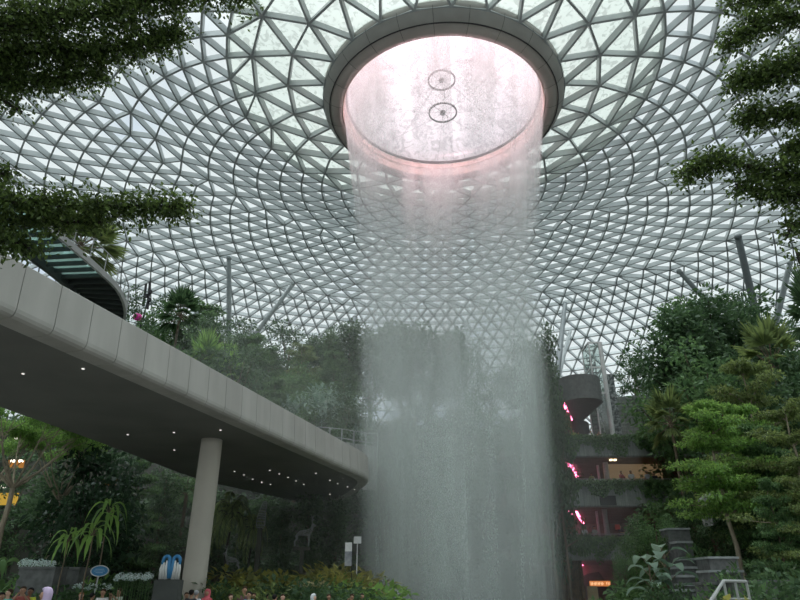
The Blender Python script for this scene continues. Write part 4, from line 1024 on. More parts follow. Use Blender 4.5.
# ------------------------------------------------------------------ roof struts
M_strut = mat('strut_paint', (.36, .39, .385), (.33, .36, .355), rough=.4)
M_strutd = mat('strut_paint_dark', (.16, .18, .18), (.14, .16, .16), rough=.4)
ST = [(229, 258, 229, 345, 88, .42, 'upright grey roof strut on the left, standing behind the fan palm', 0), (293, 284, 236, 360, 92, .42, 'slanting grey roof strut on the left, leaning to the right', 0),
      (679, 271, 728, 325, 92, .42, 'slanting grey roof strut leaning left above the wood on the right', 0), (738, 237, 761, 335, 82, .55, 'thick dark upright roof strut above the wood on the right', 1),
      (790, 263, 773, 335, 84, .45, 'pale roof strut leaning right near the right picture edge', 0), (565, 304, 556, 385, 78, .42, 'dark grey roof strut rising left of the round canopy', 1), (570, 332, 556, 385, 80, .34, 'pale grey roof strut beside the dark one at the round canopy', 0),
      (519, 318, 534, 372, 92, .35, 'grey roof strut seen faintly through the right part of the water', 0), (466, 322, 466, 380, 94, .35, 'upright roof strut seen faintly through the middle of the water', 0), (355, 318, 352, 372, 90, .5, 'dark upright roof strut at the left edge of the water', 1), (255, 322, 246, 350, 94, .3, 'short pale roof strut between the upright and the slanting one on the left', 0)]
for (x0, y0, x1, y1, Y, r, lab, dk) in ST:
    a = hit_roof(x0, y0) or at(x0, y0, 95); c = at(x1, y1, Y)
    t_ = empty('roof_strut', c, label=lab, cat='roof strut')
    # carry the strut on down to the ground along its own line
    d = (c - a); g0 = hill(c.x, c.y)
    if c.z > g0 and d.z < -.1: c2 = c + d * min(1.0, ((c.z - g0) / -d.z))
    else: c2 = c
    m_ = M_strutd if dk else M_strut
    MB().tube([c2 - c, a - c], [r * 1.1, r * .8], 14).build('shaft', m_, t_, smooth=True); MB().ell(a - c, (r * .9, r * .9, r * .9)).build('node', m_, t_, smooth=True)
# spotlight mast
mt = empty('spotlight_mast', at(141, 322, 46), label='mast with two tall dark spotlight bars beyond the walkway edge', cat='light mast')
b0 = at(141, 322, 46); cxy = b0
for x0, x1, y0, y1 in ((143.5, 146, 306, 284), (147.5, 150, 309, 282)):
    MB().tube([at(x0, y0, 46) - b0, at(x1, y1, 46) - b0], .10, 6).build('light_bar', M_darkm, mt)
MB().tube([at(138, 335, 46) - b0, at(147, 303, 46) - b0], .05, 6).build('pole', M_darkm, mt)
for (x, y) in ((145, 296), (149, 292), (148, 300)): MB().box(at(x + 1.2, y, 45.9) - b0, (.22, .2, .3)).build('spotlight', M_darkm, mt)
fl = MB().ell(at(137.5, 317, 45), (.35, .35, .3), 12, 8); fl.build('pink_flower_ball', mat('magenta', (.75, .05, .35), (.5, .03, .22), rough=.6, scale=8), label='small bright pink ball of flowers on the walkway beside the mast', cat='flowers')
pf = at(93, 231, 30); plant('fan', 'fan_palm', pf.x - .3, 30, ZB - 4.0, pf.z - ZB + 4.2, 'fan palm standing behind the railing of the glass footbridge', w=1.25)
pf = at(128, 290, 40); plant('dense1', 'dark_tree', pf.x, 40, 9, pf.z - 9, 'dark tree showing behind the right end of the glass footbridge', w=.6)
# ------------------------------------------------------------------ overhead trees close to the camera
def near_tree(name, base, limbs, label, seed, leafL=.105, dens=1.0):
    rg = RN(seed); root = empty(name, base, label=label, cat='tree'); B0 = Vector(base)
    lv = Leaves(); tw = MB()
    H = max(l[0][0][2] for l in [[(at(*q),) for q in limb[0]] for limb in limbs]) - base[2]
    top = Vector((0, 0, H * .75)); MB().tube(curve3((0, 0, 0), top, 0, 6, rg, .06), [.24, .2, .18, .16, .15, .13, .12], 12).build('trunk', M_barkd, root, smooth=True)
    for pts, spread, ntw in limbs:
        P = [at(*q) - B0 for q in pts]; s = top * rg.uniform(.8, 1.0)
        full = [s, s.lerp(P[0], .5) + Vector((0, 0, .3))] + P; nP = len(full)
        MB().tube(full, [.06 * (1 - i / nP) + .010 for i in range(nP)], 7).build('limb', M_barkd, root, smooth=True)
        segs = [(P[i], P[i + 1]) for i in range(len(P) - 1)]; ln = [(b_ - a_).length for a_, b_ in segs]; tot = sum(ln)
        for k in range(int(ntw * dens * 1.9)):
            u = rg.random() * tot; i = 0
            while u > ln[i] and i < len(ln) - 1: u -= ln[i]; i += 1
            t = min(1, u / ln[i]); o_ = segs[i][0].lerp(segs[i][1], t); f = (sum(ln[:i]) + u) / tot
            ax = (segs[i][1] - segs[i][0]).normalized()
            d = Vector(rg.normal(size=3)); d.z *= .45; d = (d.normalized() + ax * .5).normalized(); l = spread * 1.35 * rg.uniform(.3, 1) * (1 - .4 * f)
            e = o_ + d * l; e.z -= .12 * l; mid = o_.lerp(e, .5) + Vector(rg.normal(size=3)) * .05
            tw.tube([o_, mid, e], [.012, .007, .003], 3, cap=False)
            nl = int(12 + 44 * l)
            for q in range(nl):
                s_ = (q + .5) / nl; p = (o_.lerp(mid, s_ * 2) if s_ < .5 else mid.lerp(e, s_ * 2 - 1)) + Vector(rg.normal(size=3)) * .09 * (1 + l)
                dd = d * .5 + Vector(rg.normal(size=3)) * .7 - Vector((0, 0, .25)); L_ = leafL * rg.uniform(.65, 1.2)
                lv.add([tuple(p)], [tuple(dd)], [tuple(Vector(rg.normal(size=3)) * .55 + Vector((0, 0, .9)))], L_, L_ * .52)
    tw.build('twigs', M_barkd, root); meshobj('foliage', lv.mesh('foliage', GREENS['near']), root)
    return root
near_tree('overhanging_tree', (-9.5, 6.5, 0), [
    ([(-60, 40, 8.2), (20, 22, 8.6), (110, 12, 9.0), (200, -12, 9.4), (245, -8, 9.8)], .75, 150),
    ([(-60, 60, 9.0), (0, 55, 9.2), (70, 50, 9.4), (125, 50, 9.6), (178, 34, 9.8)], .55, 150),
    ([(-60, -30, 8.2), (30, -20, 8.6), (120, -15, 9.0), (215, -25, 9.4)], .7, 110),
    ([(-60, 85, 9.4), (0, 82, 9.4), (60, 78, 9.6), (100, 74, 9.8)], .5, 90),
    ([(-40, 100, 9.4), (0, 98, 9.4), (22, 112, 9.5)], .18, 12),
    ([(-60, 185, 9.2), (0, 200, 9.2), (60, 205, 9.3), (120, 207, 9.4), (165, 207, 9.6), (190, 206, 9.7)], .42, 110),
    ([(-60, 200, 9.6), (0, 222, 9.6), (50, 222, 9.6), (110, 222, 9.7)], .34, 60),
    ([(-60, 230, 9.0), (-10, 240, 9.2), (30, 245, 9.4)], .36, 40),
    ([(-60, 160, 9.4), (-5, 172, 9.4), (12, 175, 9.4)], .28, 22)],
    'dark leafy tree overhanging the upper left corner, with a second drooping branch below', 101)
near_tree('overhanging_tree', (10.5, 8.0, 0), [
    ([(860, 10, 9.0), (810, 14, 9.0), (765, 22, 9.2), (728, 42, 9.4)], .45, 75),
    ([(860, 60, 9.0), (810, 62, 9.0), (770, 70, 9.2), (735, 82, 9.4)], .50, 95),
    ([(860, -10, 9.0), (800, -8, 9.0), (760, -2, 9.2), (730, 5, 9.4)], .4, 60),
    ([(860, 120, 9.2), (815, 118, 9.3), (780, 112, 9.4), (745, 116, 9.6)], .38, 60),
    ([(860, 180, 9.4), (800, 176, 9.5), (750, 166, 9.6), (712, 160, 9.8), (686, 174, 9.9)], .34, 85),
    ([(860, 205, 9.4), (805, 196, 9.5), (770, 192, 9.6), (735, 184, 9.7)], .32, 55),
    ([(860, 160, 9.2), (815, 150, 9.4), (792, 148, 9.5)], .36, 40),
    ([(860, 240, 9.4), (810, 222, 9.5), (792, 224, 9.5), (785, 240, 9.5)], .2, 16),
    ([(840, 290, 9.4), (800, 262, 9.5), (796, 250, 9.5)], .1, 6)],
    'dark leafy tree overhanging the upper right corner', 202, dens=1.0)
# ------------------------------------------------------------------ people
def skin_mesh(name, V_, E_, R_, sub=1):
    me = bpy.data.meshes.new(name + '_cage'); me.from_pydata(V_, E_, []); me.update()
    ob = bpy.data.objects.new(name + '_cage', me); COL.objects.link(ob)
    sk = ob.modifiers.new('skin', 'SKIN')
    if not me.skin_vertices: me.skin_vertices.new()
    for i, r in enumerate(R_): me.skin_vertices[0].data[i].radius = (r, r); me.skin_vertices[0].data[i].use_root = (i == 0)
    if sub: s = ob.modifiers.new('sub', 'SUBSURF'); s.levels = sub; s.render_levels = sub
    bpy.context.view_layer.update(); dg = bpy.context.evaluated_depsgraph_get()
    out = bpy.data.meshes.new_from_object(ob.evaluated_get(dg)); out.name = name
    bpy.data.objects.remove(ob, do_unlink=True); bpy.data.meshes.remove(me)
    out.polygons.foreach_set('use_smooth', [True] * len(out.polygons)); return out
def body_cage(pose):
    V_ = []; E_ = []; R_ = []
    def v(p, r, par=None):
        V_.append(tuple(p)); R_.append(r)
        if par is not None: E_.append((par, len(V_) - 1))
        return len(V_) - 1
    pel = v((0, 0, .95), .125); wa = v((0, 0, 1.10), .105, pel); ch = v((0, 0, 1.30), .135, wa); nb = v((0, 0, 1.44), .07, ch)
    nk = v((0, -.005, 1.50), .05, nb); jaw = v((0, -.02, 1.57), .066, nk); hd = v((0, -.012, 1.64), .088, jaw); tp_ = v((0, -.002, 1.70), .075, hd)
    v((0, -.112, 1.625), .012, hd)
    for s in (-1, 1): v((s * .094, .0, 1.625), .014, hd)
    arms = {'stand': [(.21, .0, 1.12), (.23, -.08, .88)], 'rail': [(.24, -.08, 1.16), (.14, -.30, 1.10)], 'raise': [(.24, -.14, 1.30), (.10, -.30, 1.50)], 'walk': [(.22, .06, 1.14), (.22, -.04, .90)]}[pose]
    for s in (-1, 1):
        sh = v((s * .165, 0, 1.40), .062, ch); el = v((s * arms[0][0], arms[0][1], arms[0][2]), .042, sh); wr = v((s * arms[1][0], arms[1][1], arms[1][2]), .028, el)
        d = (Vector(arms[1]) - Vector(arms[0])).normalized(); d.x *= s; side = Vector((1, 0, 0)); pm = v(Vector(V_[wr]) + d * .06, .034, wr)
        for k in range(4):
            q = Vector(V_[pm]) + d * (.035) + side * (k - 1.5) * .018; a = v(q, .010, pm); v(q + d * (.05 + .008 * (k in (1, 2))) - Vector((0, 0, .01)), .008, a)
        q = Vector(V_[pm]) + d * .01 + Vector((-s * .04, -.01, 0)); a = v(q, .011, pm); v(q + d * .035, .009, a)
        hip = v((s * .09, 0, .87), .088, pel); st = .14 * s if pose == 'walk' else 0
        kn = v((s * .10, -.01 - st * .6, .49), .058, hip); an = v((s * .10, .02 - st * 1.2, .09), .038, kn); v((s * .115, -.12 - st * 1.2, .04), .034, an)
    return V_, E_, R_
def cloth_cage(pose, part):
    V_, E_, R_ = body_cage(pose); arms = {}
    if part == 'top': keep = lambda p: p[2] > .93 and p[2] < 1.46 and not (abs(p[0]) > .2 and p[2] < 1.0)
    else: keep = lambda p: p[2] < .96 and abs(p[0]) < .13 and p[2] > .085
    full = V_
    if part == 'top': idx = [0, 1, 2, 3] + [i for i in range(len(V_)) if any(i == a for a in TOPI)]
    else: idx = [0] + [i for i in range(len(V_)) if i in LEGI]
    mp = {o: i for i, o in enumerate(idx)}
    return [V_[i] for i in idx], [(mp[a], mp[b_]) for a, b_ in E_ if a in mp and b_ in mp], [R_[i] + ((.036 if i > 3 else (.012 if i == 3 else .034)) if part == 'top' else .024) for i in idx]
# indices of the cage: 0 pelvis 1 waist 2 chest 3 neck base 4 neck 5 jaw 6 head 7 crown 8 nose 9,10 ears, then per side 3+1+8+2+4 = 18
TOPI = []; LEGI = []
for s in range(2):
    o_ = 11 + s * 18; TOPI += [o_, o_ + 1]; LEGI += [o_ + 14, o_ + 15, o_ + 16]
PM = {}
for ps in ('stand', 'rail', 'raise', 'walk'):
    PM[ps] = (skin_mesh('body_' + ps, *body_cage(ps)), skin_mesh('top_' + ps, *cloth_cage(ps, 'top')), skin_mesh('trousers_' + ps, *cloth_cage(ps, 'legs')))
hb_ = MB(); vs_ = []
hb_.ell((0, .018, 1.672), (.098, .108, .095), 14, 8); 
hv = [(x, y, z) for x, y, z in hb_.v]; hb_.v = [(x, max(y, -.05 + (1.72 - z) * .55) if z < 1.72 else y, z) for x, y, z in hv]; HAIR = hb_.mesh('hair', None, True)
lh = MB(); lh.ell((0, .02, 1.665), (.102, .11, .1), 14, 8); lh.v = [(x, max(y, -.05 + (1.72 - z) * .55) if z < 1.72 else y, z) for x, y, z in lh.v]; lh.ell((0, .075, 1.52), (.085, .045, .17), 12, 8); LHAIR = lh.mesh('long_hair', None, True)
sc_ = MB(); sc_.lathe([(.001, 1.79), (.05, 1.782), (.09, 1.75), (.112, 1.70), (.118, 1.64), (.108, 1.57), (.10, 1.50), (.16, 1.44), (.20, 1.38), (.195, 1.33), (.18, 1.34), (.10, 1.44)], 28)
sc_.v = [(x, (y * 1.05 + .015 if y > -.055 or z < 1.56 or z > 1.72 else y * .45), z) for x, y, z in sc_.v]; SCARF = sc_.mesh('headscarf', None, True)
ey = MB(); 
for s in (-1, 1): ey.ell((s * .034, -.098, 1.648), (.012, .008, .008), 8, 6)
EYES = ey.mesh('eyes', None, True); mo = MB().ell((0, -.094, 1.583), (.026, .008, .008), 8, 6); MOUTH = mo.mesh('mouth', None, True)
sho = MB()
for s in (-1, 1): sho.ell((s * .108, -.04, .045), (.05, .135, .045), 12, 8)
CM = {}
def cmat(c):
    if c not in CM: CM[c] = mat('cloth_%d' % len(CM), c, tuple(q * .85 for q in c), rough=.85, scale=12)
    return CM[c]
SK = {'l': mat('skin_light', (.62, .40, .29), (.56, .35, .25), rough=.5, scale=5), 't': mat('skin_tan', (.42, .25, .16), (.38, .22, .14), rough=.5, scale=5), 'd': mat('skin_dark', (.22, .12, .075), (.19, .10, .06), rough=.5, scale=5)}
def person(x, y, z, rz, pose, top, leg, hair, skin, label, scarf=None, longh=False, s=1.0, group=None):
    r = empty('person', (x, y, z), rz, label=label, cat='person', group=group); r.scale = (s, s, s); bm, tm, lm = PM[pose]
    def add(n, me, m):
        o_ = meshobj(n, me, r)
        if not me.materials: me.materials.append(m)
        o_.material_slots[0].link = 'OBJECT'; o_.material_slots[0].material = m; return o_
    add('body', bm, SK[skin]); add('shirt', tm, cmat(top)); add('trousers', lm, cmat(leg))
    if scarf: add('headscarf', SCARF, cmat(scarf))
    else: add('hair', LHAIR if longh else HAIR, cmat(hair))
    add('eyes', EYES, cmat((.02, .015, .015))); add('mouth', MOUTH, cmat((.35, .12, .11)))
    add('shoes', SHOES, cmat((.08, .08, .09)))
    return r
SHOES = sho.mesh('shoes', None, True)
BK = (.012, .010, .010); BR = (.06, .035, .02)
W_ = (.75, .75, .74)
def pp(px, ytop, Y, rz, pose, top, leg, hair, skin, label, z=0, **k):
    p = at(px, ytop, Y); s = (p.z - z) / (1.79 if k.get('scarf') else 1.765); return person(p.x, Y, z, rz, pose, top, leg, hair, skin, label, s=max(.86, min(1.08, s)), **k)
GRD = [
 (47, 586.6, 13.2, -1.1, 'stand', (.55, .42, .58), (.1, .1, .12), BK, 't', 'person in a lilac headscarf and glasses turned to the left', dict(scarf=(.56, .45, .62))),
 (24, 585.9, 22, .4, 'raise', (.42, .12, .10), (.1, .1, .14), BR, 't', 'person in a dull red top raising both hands, left of the lilac headscarf', dict(longh=True)),
 (31.5, 587.2, 22.5, .2, 'stand', (.62, .66, .08), (.1, .1, .12), BK, 'd', 'person in a yellow top right behind the one in dull red', {}),
 (3, 592, 20, 1.0, 'walk', (.45, .13, .15), (.1, .1, .12), BK, 't', 'person in a wine red top cut by the left edge', {}),
 (10, 588.5, 21, -.5, 'walk', (.12, .42, .42), (.1, .1, .12), BR, 'l', 'person in a teal top at the far left', {}),
 (82, 592, 25, .3, 'stand', (.08, .07, .09), (.05, .05, .07), (.35, .18, .08), 'l', 'small person with reddish hair under the blue sign', dict(longh=True)),
 (93, 592.5, 24, 2.6, 'walk', (.10, .25, .62), (.05, .05, .07), BK, 't', 'person in a bright blue shirt left of the one in white', {}),
 (104, 588.6, 24, .1, 'stand', (.80, .79, .76), (.1, .1, .14), BR, 't', 'person in a white shirt with a dark strap below the blue sign', {}),
 (120, 588.0, 25, -.6, 'raise', (.62, .66, .56), (.1, .1, .12), BR, 't', 'person in a pale green top raising an arm', dict(longh=True)),
 (113, 594, 26, .9, 'stand', (.12, .06, .05), (.1, .1, .12), BR, 't', 'shorter person between the one in white and the one in pale green', {}),
 (192, 589.4, 24, 3.0, 'stand', (.06, .06, .07), (.1, .1, .12), BK, 't', 'dark-haired person seen from behind at the foot of the round column', {}),
 (197, 590, 24.6, 2.8, 'stand', (.62, .62, .68), (.1, .1, .12), (.4, .4, .42), 'l', 'grey-haired person in a pale shirt beside the dark-haired one at the column', {}),
 (187, 592, 26, .6, 'walk', (.08, .08, .08), (.05, .05, .07), BR, 't', 'person in black just left of the pair at the column', {}),
 (208, 588.6, 25, -.3, 'stand', (.62, .12, .14), (.1, .1, .12), BK, 't', 'person in a red headscarf right of the round column', dict(scarf=(.62, .13, .16))),
 (245, 586.2, 25, .1, 'stand', (.16, .09, .09), (.1, .1, .12), BR, 't', 'tall person in a dark red top in front of the olive shrub', {}),
 (249.5, 591, 24, -.4, 'walk', (.10, .35, .48), (.05, .05, .07), BK, 't', 'person in a blue-green top close right of the tall one', {}),
 (231, 595, 25, .5, 'stand', (.60, .50, .40), (.1, .1, .12), BR, 'l', 'person in a beige top left of the tall one', {}),
 (254, 592.6, 26, .2, 'stand', (.12, .1, .06), (.1, .1, .12), BR, 't', 'person in olive brown right of the blue-green top', dict(longh=True)),
 (275, 594.2, 23, 2.7, 'stand', (.80, .80, .79), (.1, .1, .12), BK, 't', 'person in a white shirt seen from behind under the yellow-green shrub', {}),
 (283, 594, 24, .3, 'walk', (.28, .55, .55), (.1, .1, .12), BR, 'l', 'person in a light teal top right of the white shirt', {}),
 (269, 595, 26, .9, 'stand', (.14, .06, .07), (.1, .1, .12), BK, 't', 'person in dark red left of the white shirt', {}),
 (314, 593.8, 23, 1.2, 'stand', (.62, .66, .66), (.1, .1, .12), BK, 'l', 'person in a pale hooded scarf near the banner', dict(scarf=(.66, .70, .70))),
 (329, 595, 25, .2, 'stand', (.55, .12, .10), (.1, .1, .12), BR, 't', 'person in a red top left of the banner foot', {}),
 (352, 594, 25, -.2, 'raise', (.32, .22, .08), (.1, .1, .12), BR, 't', 'person in a tan top right below the banner', {}),
 (362, 593, 26, .1, 'walk', (.14, .15, .13), (.1, .1, .12), BK, 't', 'person in grey at the left foot of the waterfall', {}),
]
for px, yt, Y, rz, ps, tc_, lc, hc, sk, lab, kw in GRD: pp(px, yt, Y, rz, ps, tc_, lc, hc, sk, lab, **kw)
TER = [
 (573, 429.5, 58.8, 0, 'rail', (.32, .38, .10), 0, 'person in olive green at the rail of the upper terrace'), (578, 432, 59.0, .4, 'rail', (.45, .5, .55), 0, 'person in grey-blue leaning beside the olive green one on the upper terrace'), (590.5, 430.5, 58.8, -.2, 'rail', W_, 0, 'person in white at the rail of the upper terrace'), (598.5, 431.2, 58.8, .2, 'rail', (.75, .22, .20), 0, 'person in coral red at the rail of the upper terrace by the lift'),
 (621, 471, 59.0, .3, 'rail', (.45, .10, .10), 1, 'person in dark red on the middle terrace'), (630, 468.3, 58.8, -.2, 'rail', W_, 1, 'person in white beside the dark red one on the middle terrace'), (646, 467.6, 58.8, .2, 'stand', (.6, .62, .62), 1, 'person in light grey right of the middle of the middle terrace'), (653, 468.4, 59.6, 0, 'stand', (.07, .07, .08), 1, 'person in black near the orange lamp on the middle terrace'),
 (679, 462.0, 58.8, 2.8, 'stand', W_, 1, 'left one of the white-shirted pair by the tall fan palm trunk'), (683, 462.0, 58.8, 2.9, 'stand', W_, 1, 'right one of the white-shirted pair by the tall fan palm trunk'),
 (567, 474.5, 59, .3, 'rail', (.50, .25, .12), 1, 'person in rust brown at the left end of the middle terrace'), (591, 473, 59, -.3, 'rail', (.35, .30, .12), 1, 'person in mustard on the middle terrace left of the white column'), (577, 476, 59, .1, 'rail', (.10, .12, .12), 1, 'person in black under the long pink strip of the middle terrace'),
 (575, 528.5, 58.8, .1, 'raise', (.55, .58, .6), 2, 'person in pale grey at the left of the lowest terrace'), (584, 526, 58.8, -.1, 'rail', (.62, .64, .66), 2, 'person in white and grey under the pink strip of the lowest terrace'), (594, 526, 59.2, .2, 'rail', (.40, .44, .40), 2, 'person in grey-green on the lowest terrace'), (619.5, 523.5, 58.8, .6, 'rail', (.10, .08, .10), 2, 'person in black carrying something red on the lowest terrace'),
]
for px, yt, Y, rz, ps, tc_, li, lab in TER: pp(px, yt, Y, rz, ps, tc_, (.06, .07, .1), BK, 't', lab, z=LV[li][0])
p = at(617.5, 527, 58.5); MB().box(p, (.38, .18, .4)).build('red_bag', cmat((.6, .08, .06)), label='small red bag held by the person in black on the lowest terrace', cat='bag')
# ------------------------------------------------------------------ garden furniture on the left
M_blue = mat('sign_blue', (.05, .22, .42), (.04, .18, .36), rough=.4)
p = at(100, 571, 26.5); sg = empty('oval_sign', (p.x, 26.5, 0), label='blue oval sign with a pale rim on a thin slanting pole', cat='sign')
b = MB(); M = Matrix.Identity(3)
b.add([(.30 * math.cos(a) * (1 if abs(math.cos(a)) < .9 else 1.03), -.03, p.z + .20 * math.sin(a)) for a in [2 * PI * i / 32 for i in range(32)]] + [(.30 * math.cos(a), .03, p.z + .20 * math.sin(a)) for a in [2 * PI * i / 32 for i in range(32)]], [tuple(range(32)), tuple(range(32, 64))[::-1]] + [(i, (i + 1) % 32, 32 + (i + 1) % 32, 32 + i) for i in range(32)]); b.build('sign_board', M_blue, sg)
b = MB(); b.tube([(.29 * math.cos(a), -.035, p.z + .19 * math.sin(a)) for a in [2 * PI * i / 32 for i in range(33)]], .018, 5, cap=False); b.build('rim', M_white, sg, label='pale rim')
b = MB()
for zz, ww in ((.06, .26), (.0, .34), (-.06, .22)):
    x = -ww / 2
    while x < ww / 2: b.box((x, -.035, p.z + zz), (.022, .006, .026)); x += .036
b.build('lettering', mat('sign_letter', (.35, .55, .7)), sg)
MB().tube([(-.12, 0, 0), (-.02, 0, p.z - .18)], .02, 6).build('pole', M_white, sg)
sg.scale = (1.18, 1, 1)
# stone planter and flower bands
M_fw = leaf_mat('white_petals', (.80, .84, .82), (.45, .58, .55), trans=.3)
def flowers(pxa, pxb, y, Y, n, lab, m=M_fw, r=.075):
    rg = RN(int(pxa * 7 + y)); lv = Leaves()
    root = None
    for k in range(n):
        px = pxa + (pxb - pxa) * (k + .5) / n; p = at(px, y + rg.normal() * .8, Y + rg.normal() * .2); lv2 = Leaves(); u = rg.normal(size=(60, 3)); u /= np.linalg.norm(u, axis=1, keepdims=True)
        lv2.add(u * r * .9, u + rg.normal(size=(60, 3)) * .6, u, .05, .04)
        if k < 1: me = lv2.mesh('flower_head', m); st = MB().tube([(0, 0, -p.z + .1), (.02, 0, -.05)], .012, 5).mesh('flower_stem', GREENS['mid'])
        o_ = empty('hydrangea', p, rg.random() * 6, label=lab, cat='flower', group=lab); o_.scale = (rg.uniform(.8, 1.2),) * 3; meshobj('flower_head', me, o_); meshobj('stem', st, o_)
flowers(20, 54, 563.5, 26.4, 16, 'white hydrangea in the row on the stone planter at the left', r=.10)
flowers(115, 152, 577, 24, 14, 'pale hydrangea in the row left of the double-curl sculpture', r=.09)
flowers(73, 112, 587, 27, 16, 'bluish white hydrangea in the low row beneath the blue oval sign', r=.08)
flowers(300, 328, 584, 30, 12, 'yellowish flower head in the row beneath the yellow-green shrubs', leaf_mat('yellow_petals', (.62, .56, .34), (.40, .36, .2)), r=.09)
p0 = at(20, 566, 26); p1 = at(56, 566, 26)
r_ = empty('stone_planter', ((p0.x + p1.x) / 2, 26, 0), label='grey stone planter under the white hydrangeas at the left', cat='planter'); w_ = p1.x - p0.x
MB().bbox(-w_ / 2, 0, 0, w_ / 2, 1.0, p0.z - .1).build('wall', M_stone, r_); MB().bbox(-w_ / 2 - .03, -.05, p0.z - .1, w_ / 2 + .03, 1.03, p0.z - .02).build('coping', M_stone, r_)
p0 = at(57, 567, 28); p1 = at(80, 567, 28); r_ = empty('stone_planter', ((p0.x + p1.x) / 2, 28, 0), label='second grey stone planter, left of the blue oval sign', cat='planter'); w_ = p1.x - p0.x
MB().bbox(-w_ / 2, 0, 0, w_ / 2, 1.2, p0.z - .1).build('wall', M_stone, r_); MB().bbox(-w_ / 2 - .03, -.05, p0.z - .1, w_ / 2 + .03, 1.23, p0.z).build('coping', M_stone, r_)
# ledges of the rock wall behind the garden
for (a, c, y, Y) in ((0, 90, 512, 41), (20, 110, 530, 39), (100, 200, 545, 41)):
    pa = at(a, y, Y); pc = at(c, y, Y); MB().bbox(pa.x, Y, 0, pc.x, 47, pa.z).build('rock_ledge', M_rock, kind='structure')
# double-curl sculpture
p = at(169, 580, 23); dc = empty('curl_sculpture', (p.x, 23, 0), label='blue and white double-curl sculpture on a plinth, left of the round column', cat='sculpture'); z0 = p.z
MB().bbox(-.42, -.2, 0, .42, .25, z0).build('plinth', M_concd, dc)
for s in (-1, 1):
    P = [(s * .02, 0, z0 + .05), (s * .06, 0, z0 + .40), (s * .07, 0, z0 + .62)] + [(s * (.17 - .11 * math.cos(a)), 0, z0 + .62 + .12 * math.sin(a)) for a in [PI * i / 8 for i in range(1, 9)]] + [(s * .30, 0, z0 + .42)]
    MB().tube(P, [.07, .075, .07] + [.06] * 8 + [.03], 8).build('blue_curl', M_blue, dc, smooth=True)
    for q, (x0, x1) in enumerate(((.14, .11), (.23, .21), (.30, .30))):
        MB().tube([(s * x0, -.03, z0 + .60 - q * .06), (s * (x0 + .01), -.04, z0 + .35), (s * x1, -.02, z0 + .02)], [.03, .05, .055], 7).build('white_strand', M_white, dc, smooth=True)
# wire deer and wire figure
M_wire = mat('silver_wire', (.30, .32, .31), (.24, .26, .25), rough=.5, metal=.2)
def deer(px, ybase, Y, rz, label, s=1.0):
    p = at(px, ybase, Y); r = empty('wire_deer', (p.x, Y, p.z), rz, label=label, cat='sculpture'); r.scale = (s, s, s)
    V_ = [(0, 0, 1.05), (-.35, 0, 1.08), (-.62, 0, 1.04), (.38, 0, 1.1), (.55, 0, 1.28), (.66, 0, 1.55), (.74, 0, 1.68), (.95, 0, 1.60)]
    E_ = [(0, 1), (1, 2), (0, 3), (3, 4), (4, 5), (5, 6), (6, 7)]; R_ = [.20, .19, .17, .21, .14, .09, .10, .05]
    def ch(par, pts, rs):
        for q, rr in zip(pts, rs): V_.append(q); R_.append(rr); E_.append((par, len(V_) - 1)); par = len(V_) - 1
    for sy in (-.12, .12):
        ch(2, [(-.60, sy, .82), (-.52, sy, .62), (-.70, sy, .42), (-.66, sy, .05)], [.11, .07, .04, .035]); ch(3, [(.42, sy, .80), (.45, sy, .45), (.42, sy, .05)], [.08, .045, .035])
        ch(6, [(.66, sy * 1.2, 1.78)], [.03])
    me = skin_mesh('deer_body', V_, E_, R_, 1); me.materials.append(M_wire)
    o_ = meshobj('body', me, r); wm = o_.modifiers.new('wire', 'WIREFRAME'); wm.thickness = .035; wm.use_even_offset = False
    b = MB()
    for sy in (-1, 1):
        b.tube([(.70, sy * .04, 1.76), (.60, sy * .16, 2.0), (.64, sy * .26, 2.25), (.76, sy * .28, 2.42)], [.022, .02, .016, .01], 5)
        b.tube([(.60, sy * .16, 2.0), (.78, sy * .2, 2.14)], .013, 4); b.tube([(.64, sy * .26, 2.25), (.52, sy * .30, 2.42)], .011, 4)
    b.build('antlers', M_wire, r)
    pl_ = MB().bbox(-.8, -.25, -.25, .6, .25, 0).bbox(-.2, -.15, -p.z / s, .1, .15, -.25).build('plinth', M_rock, r); return r
deer(231, 572, 36, 3.2, 'silver wire deer just right of the round column', .55)
deer(303, 547, 38, 0.1, 'silver wire deer with its head raised, left of the white banner', .70)
p = at(260, 530, 38); wfg = empty('wire_figure', (p.x, 38, 0), label='upright silver wire figure among the tree ferns', cat='sculpture')
me = skin_mesh('figure', [(0, 0, 0), (0, 0, .5), (.05, 0, 1.0), (.12, 0, 1.35), (.2, 0, 1.6)], [(0, 1), (1, 2), (2, 3), (3, 4)], [.3, .28, .22, .14, .16], 1); me.materials.append(M_wire)
o_ = meshobj('body', me, wfg); o_.location = (0, 0, p.z); wm = o_.modifiers.new('wire', 'WIREFRAME'); wm.thickness = .035; wm.use_even_offset = False
MB().bbox(-.12, -.12, 0, .12, .12, p.z + .1).build('plinth', M_rock, wfg)
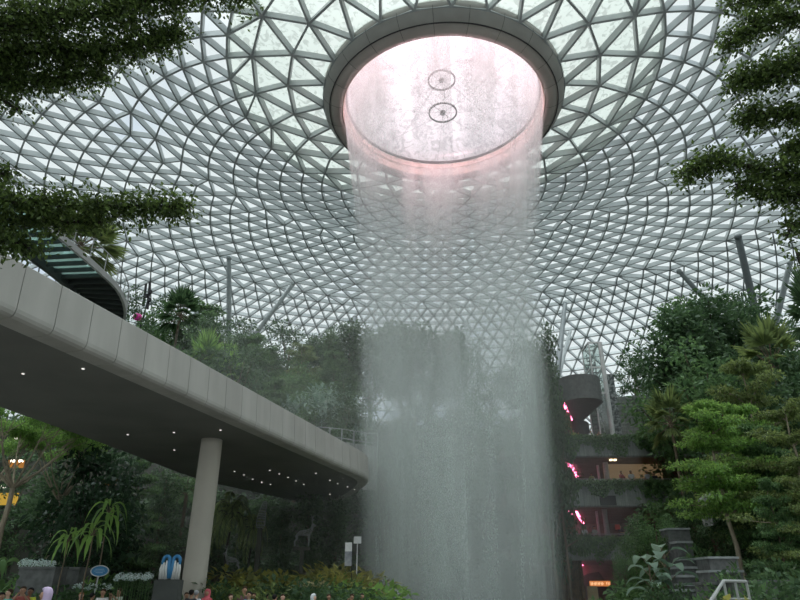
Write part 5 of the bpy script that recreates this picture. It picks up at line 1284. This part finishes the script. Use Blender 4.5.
# banner
p = at(348, 566, 33); q = at(348, 542.5, 33); bn = empty('banner_stand', (p.x, 33, 0), label='tall narrow banner, white above and grey below, at the left of the waterfall', cat='banner')
hh = q.z - p.z; MB().bbox(-.17, -.02, p.z + hh * .62, .17, .02, q.z).build('white_panel', mat('banner_white', (.8, .8, .78)), bn, label='white upper panel'); MB().bbox(-.17, -.02, p.z, .17, .02, p.z + hh * .62).build('grey_panel', mat('banner_grey', (.42, .43, .44), (.2, .21, .23), scale=2), bn, label='grey lower panel')
MB().tube([(.19, 0, 0), (.19, 0, q.z + .05)], .02, 6).build('pole', M_darkm, bn); MB().bbox(-.2, -.2, 0, .22, .2, .04).build('base', M_darkm, bn)
p = at(357.5, 540, 36); MB().box(p, (.4, .1, .35)).box(p - Vector((0, 0, p.z / 2)), (.05, .05, p.z)).build('small_sign', mat('small_sign_white', (.75, .75, .74)), label='small white sign board on a post up behind the banner', cat='sign')
# warm lights in the building behind the garden, far left
M_or = emis('warm_window', (1, .42, .10), .35); M_lw = emis('white_spot', (1, .93, .8), 4)
bl = MB(); xL = at(-60, 440, 40).x; xR = at(22, 440, 40).x
for (px, py, w_, h_, m_, lab) in [(16, 464, 1.1, .55, M_or, 'orange lit shop window behind the umbrella-crowned tree, upper one'), (8, 499, 1.3, .8, emis('yellow_window', (1, .62, .10), .45), 'yellow lit shop window at the left edge, lower one'), (110, 482, .9, .4, M_or, 'small orange light deep in the garden shade'), (36, 446, .8, .35, emis('pale_window', (1, .9, .6), 1.2), 'pale lit window high behind the umbrella-crowned tree')]:
    p = at(px, py, 45.2); MB().box(p, (w_, .12, h_)).build('lit_window', m_, label=lab, cat='lit window')
for px, py in ((13, 461), (21, 461), (3, 487), (12, 487), (17, 438)):
    p = at(px, py, 44.6); MB().box(p, (.28, .1, .14)).build('spot_lamp', M_lw, label='tiny white spot lamp over the lit shop windows at the left', cat='lamp', group='spot lamps over the shop windows')
# ------------------------------------------------------------------ spray mist round the foot of the fall
m, nt, out = nodes('mist'); v = N(nt, 'ShaderNodeVolumeScatter'); v.inputs['Density'].default_value = .0055; v.inputs['Color'].default_value = (.93, .97, .95, 1); v.inputs['Anisotropy'].default_value = .2
nt.links.new(v.outputs[0], out.inputs['Volume'])
MB().ell((0, 0, 9), (17, 15, 15), 40, 24).build('mist', m, None, smooth=True, kind='stuff', label='thin spray mist drifting round the waterfall', cat='mist').location = (C0.x - 5, C0.y + 2, 0)
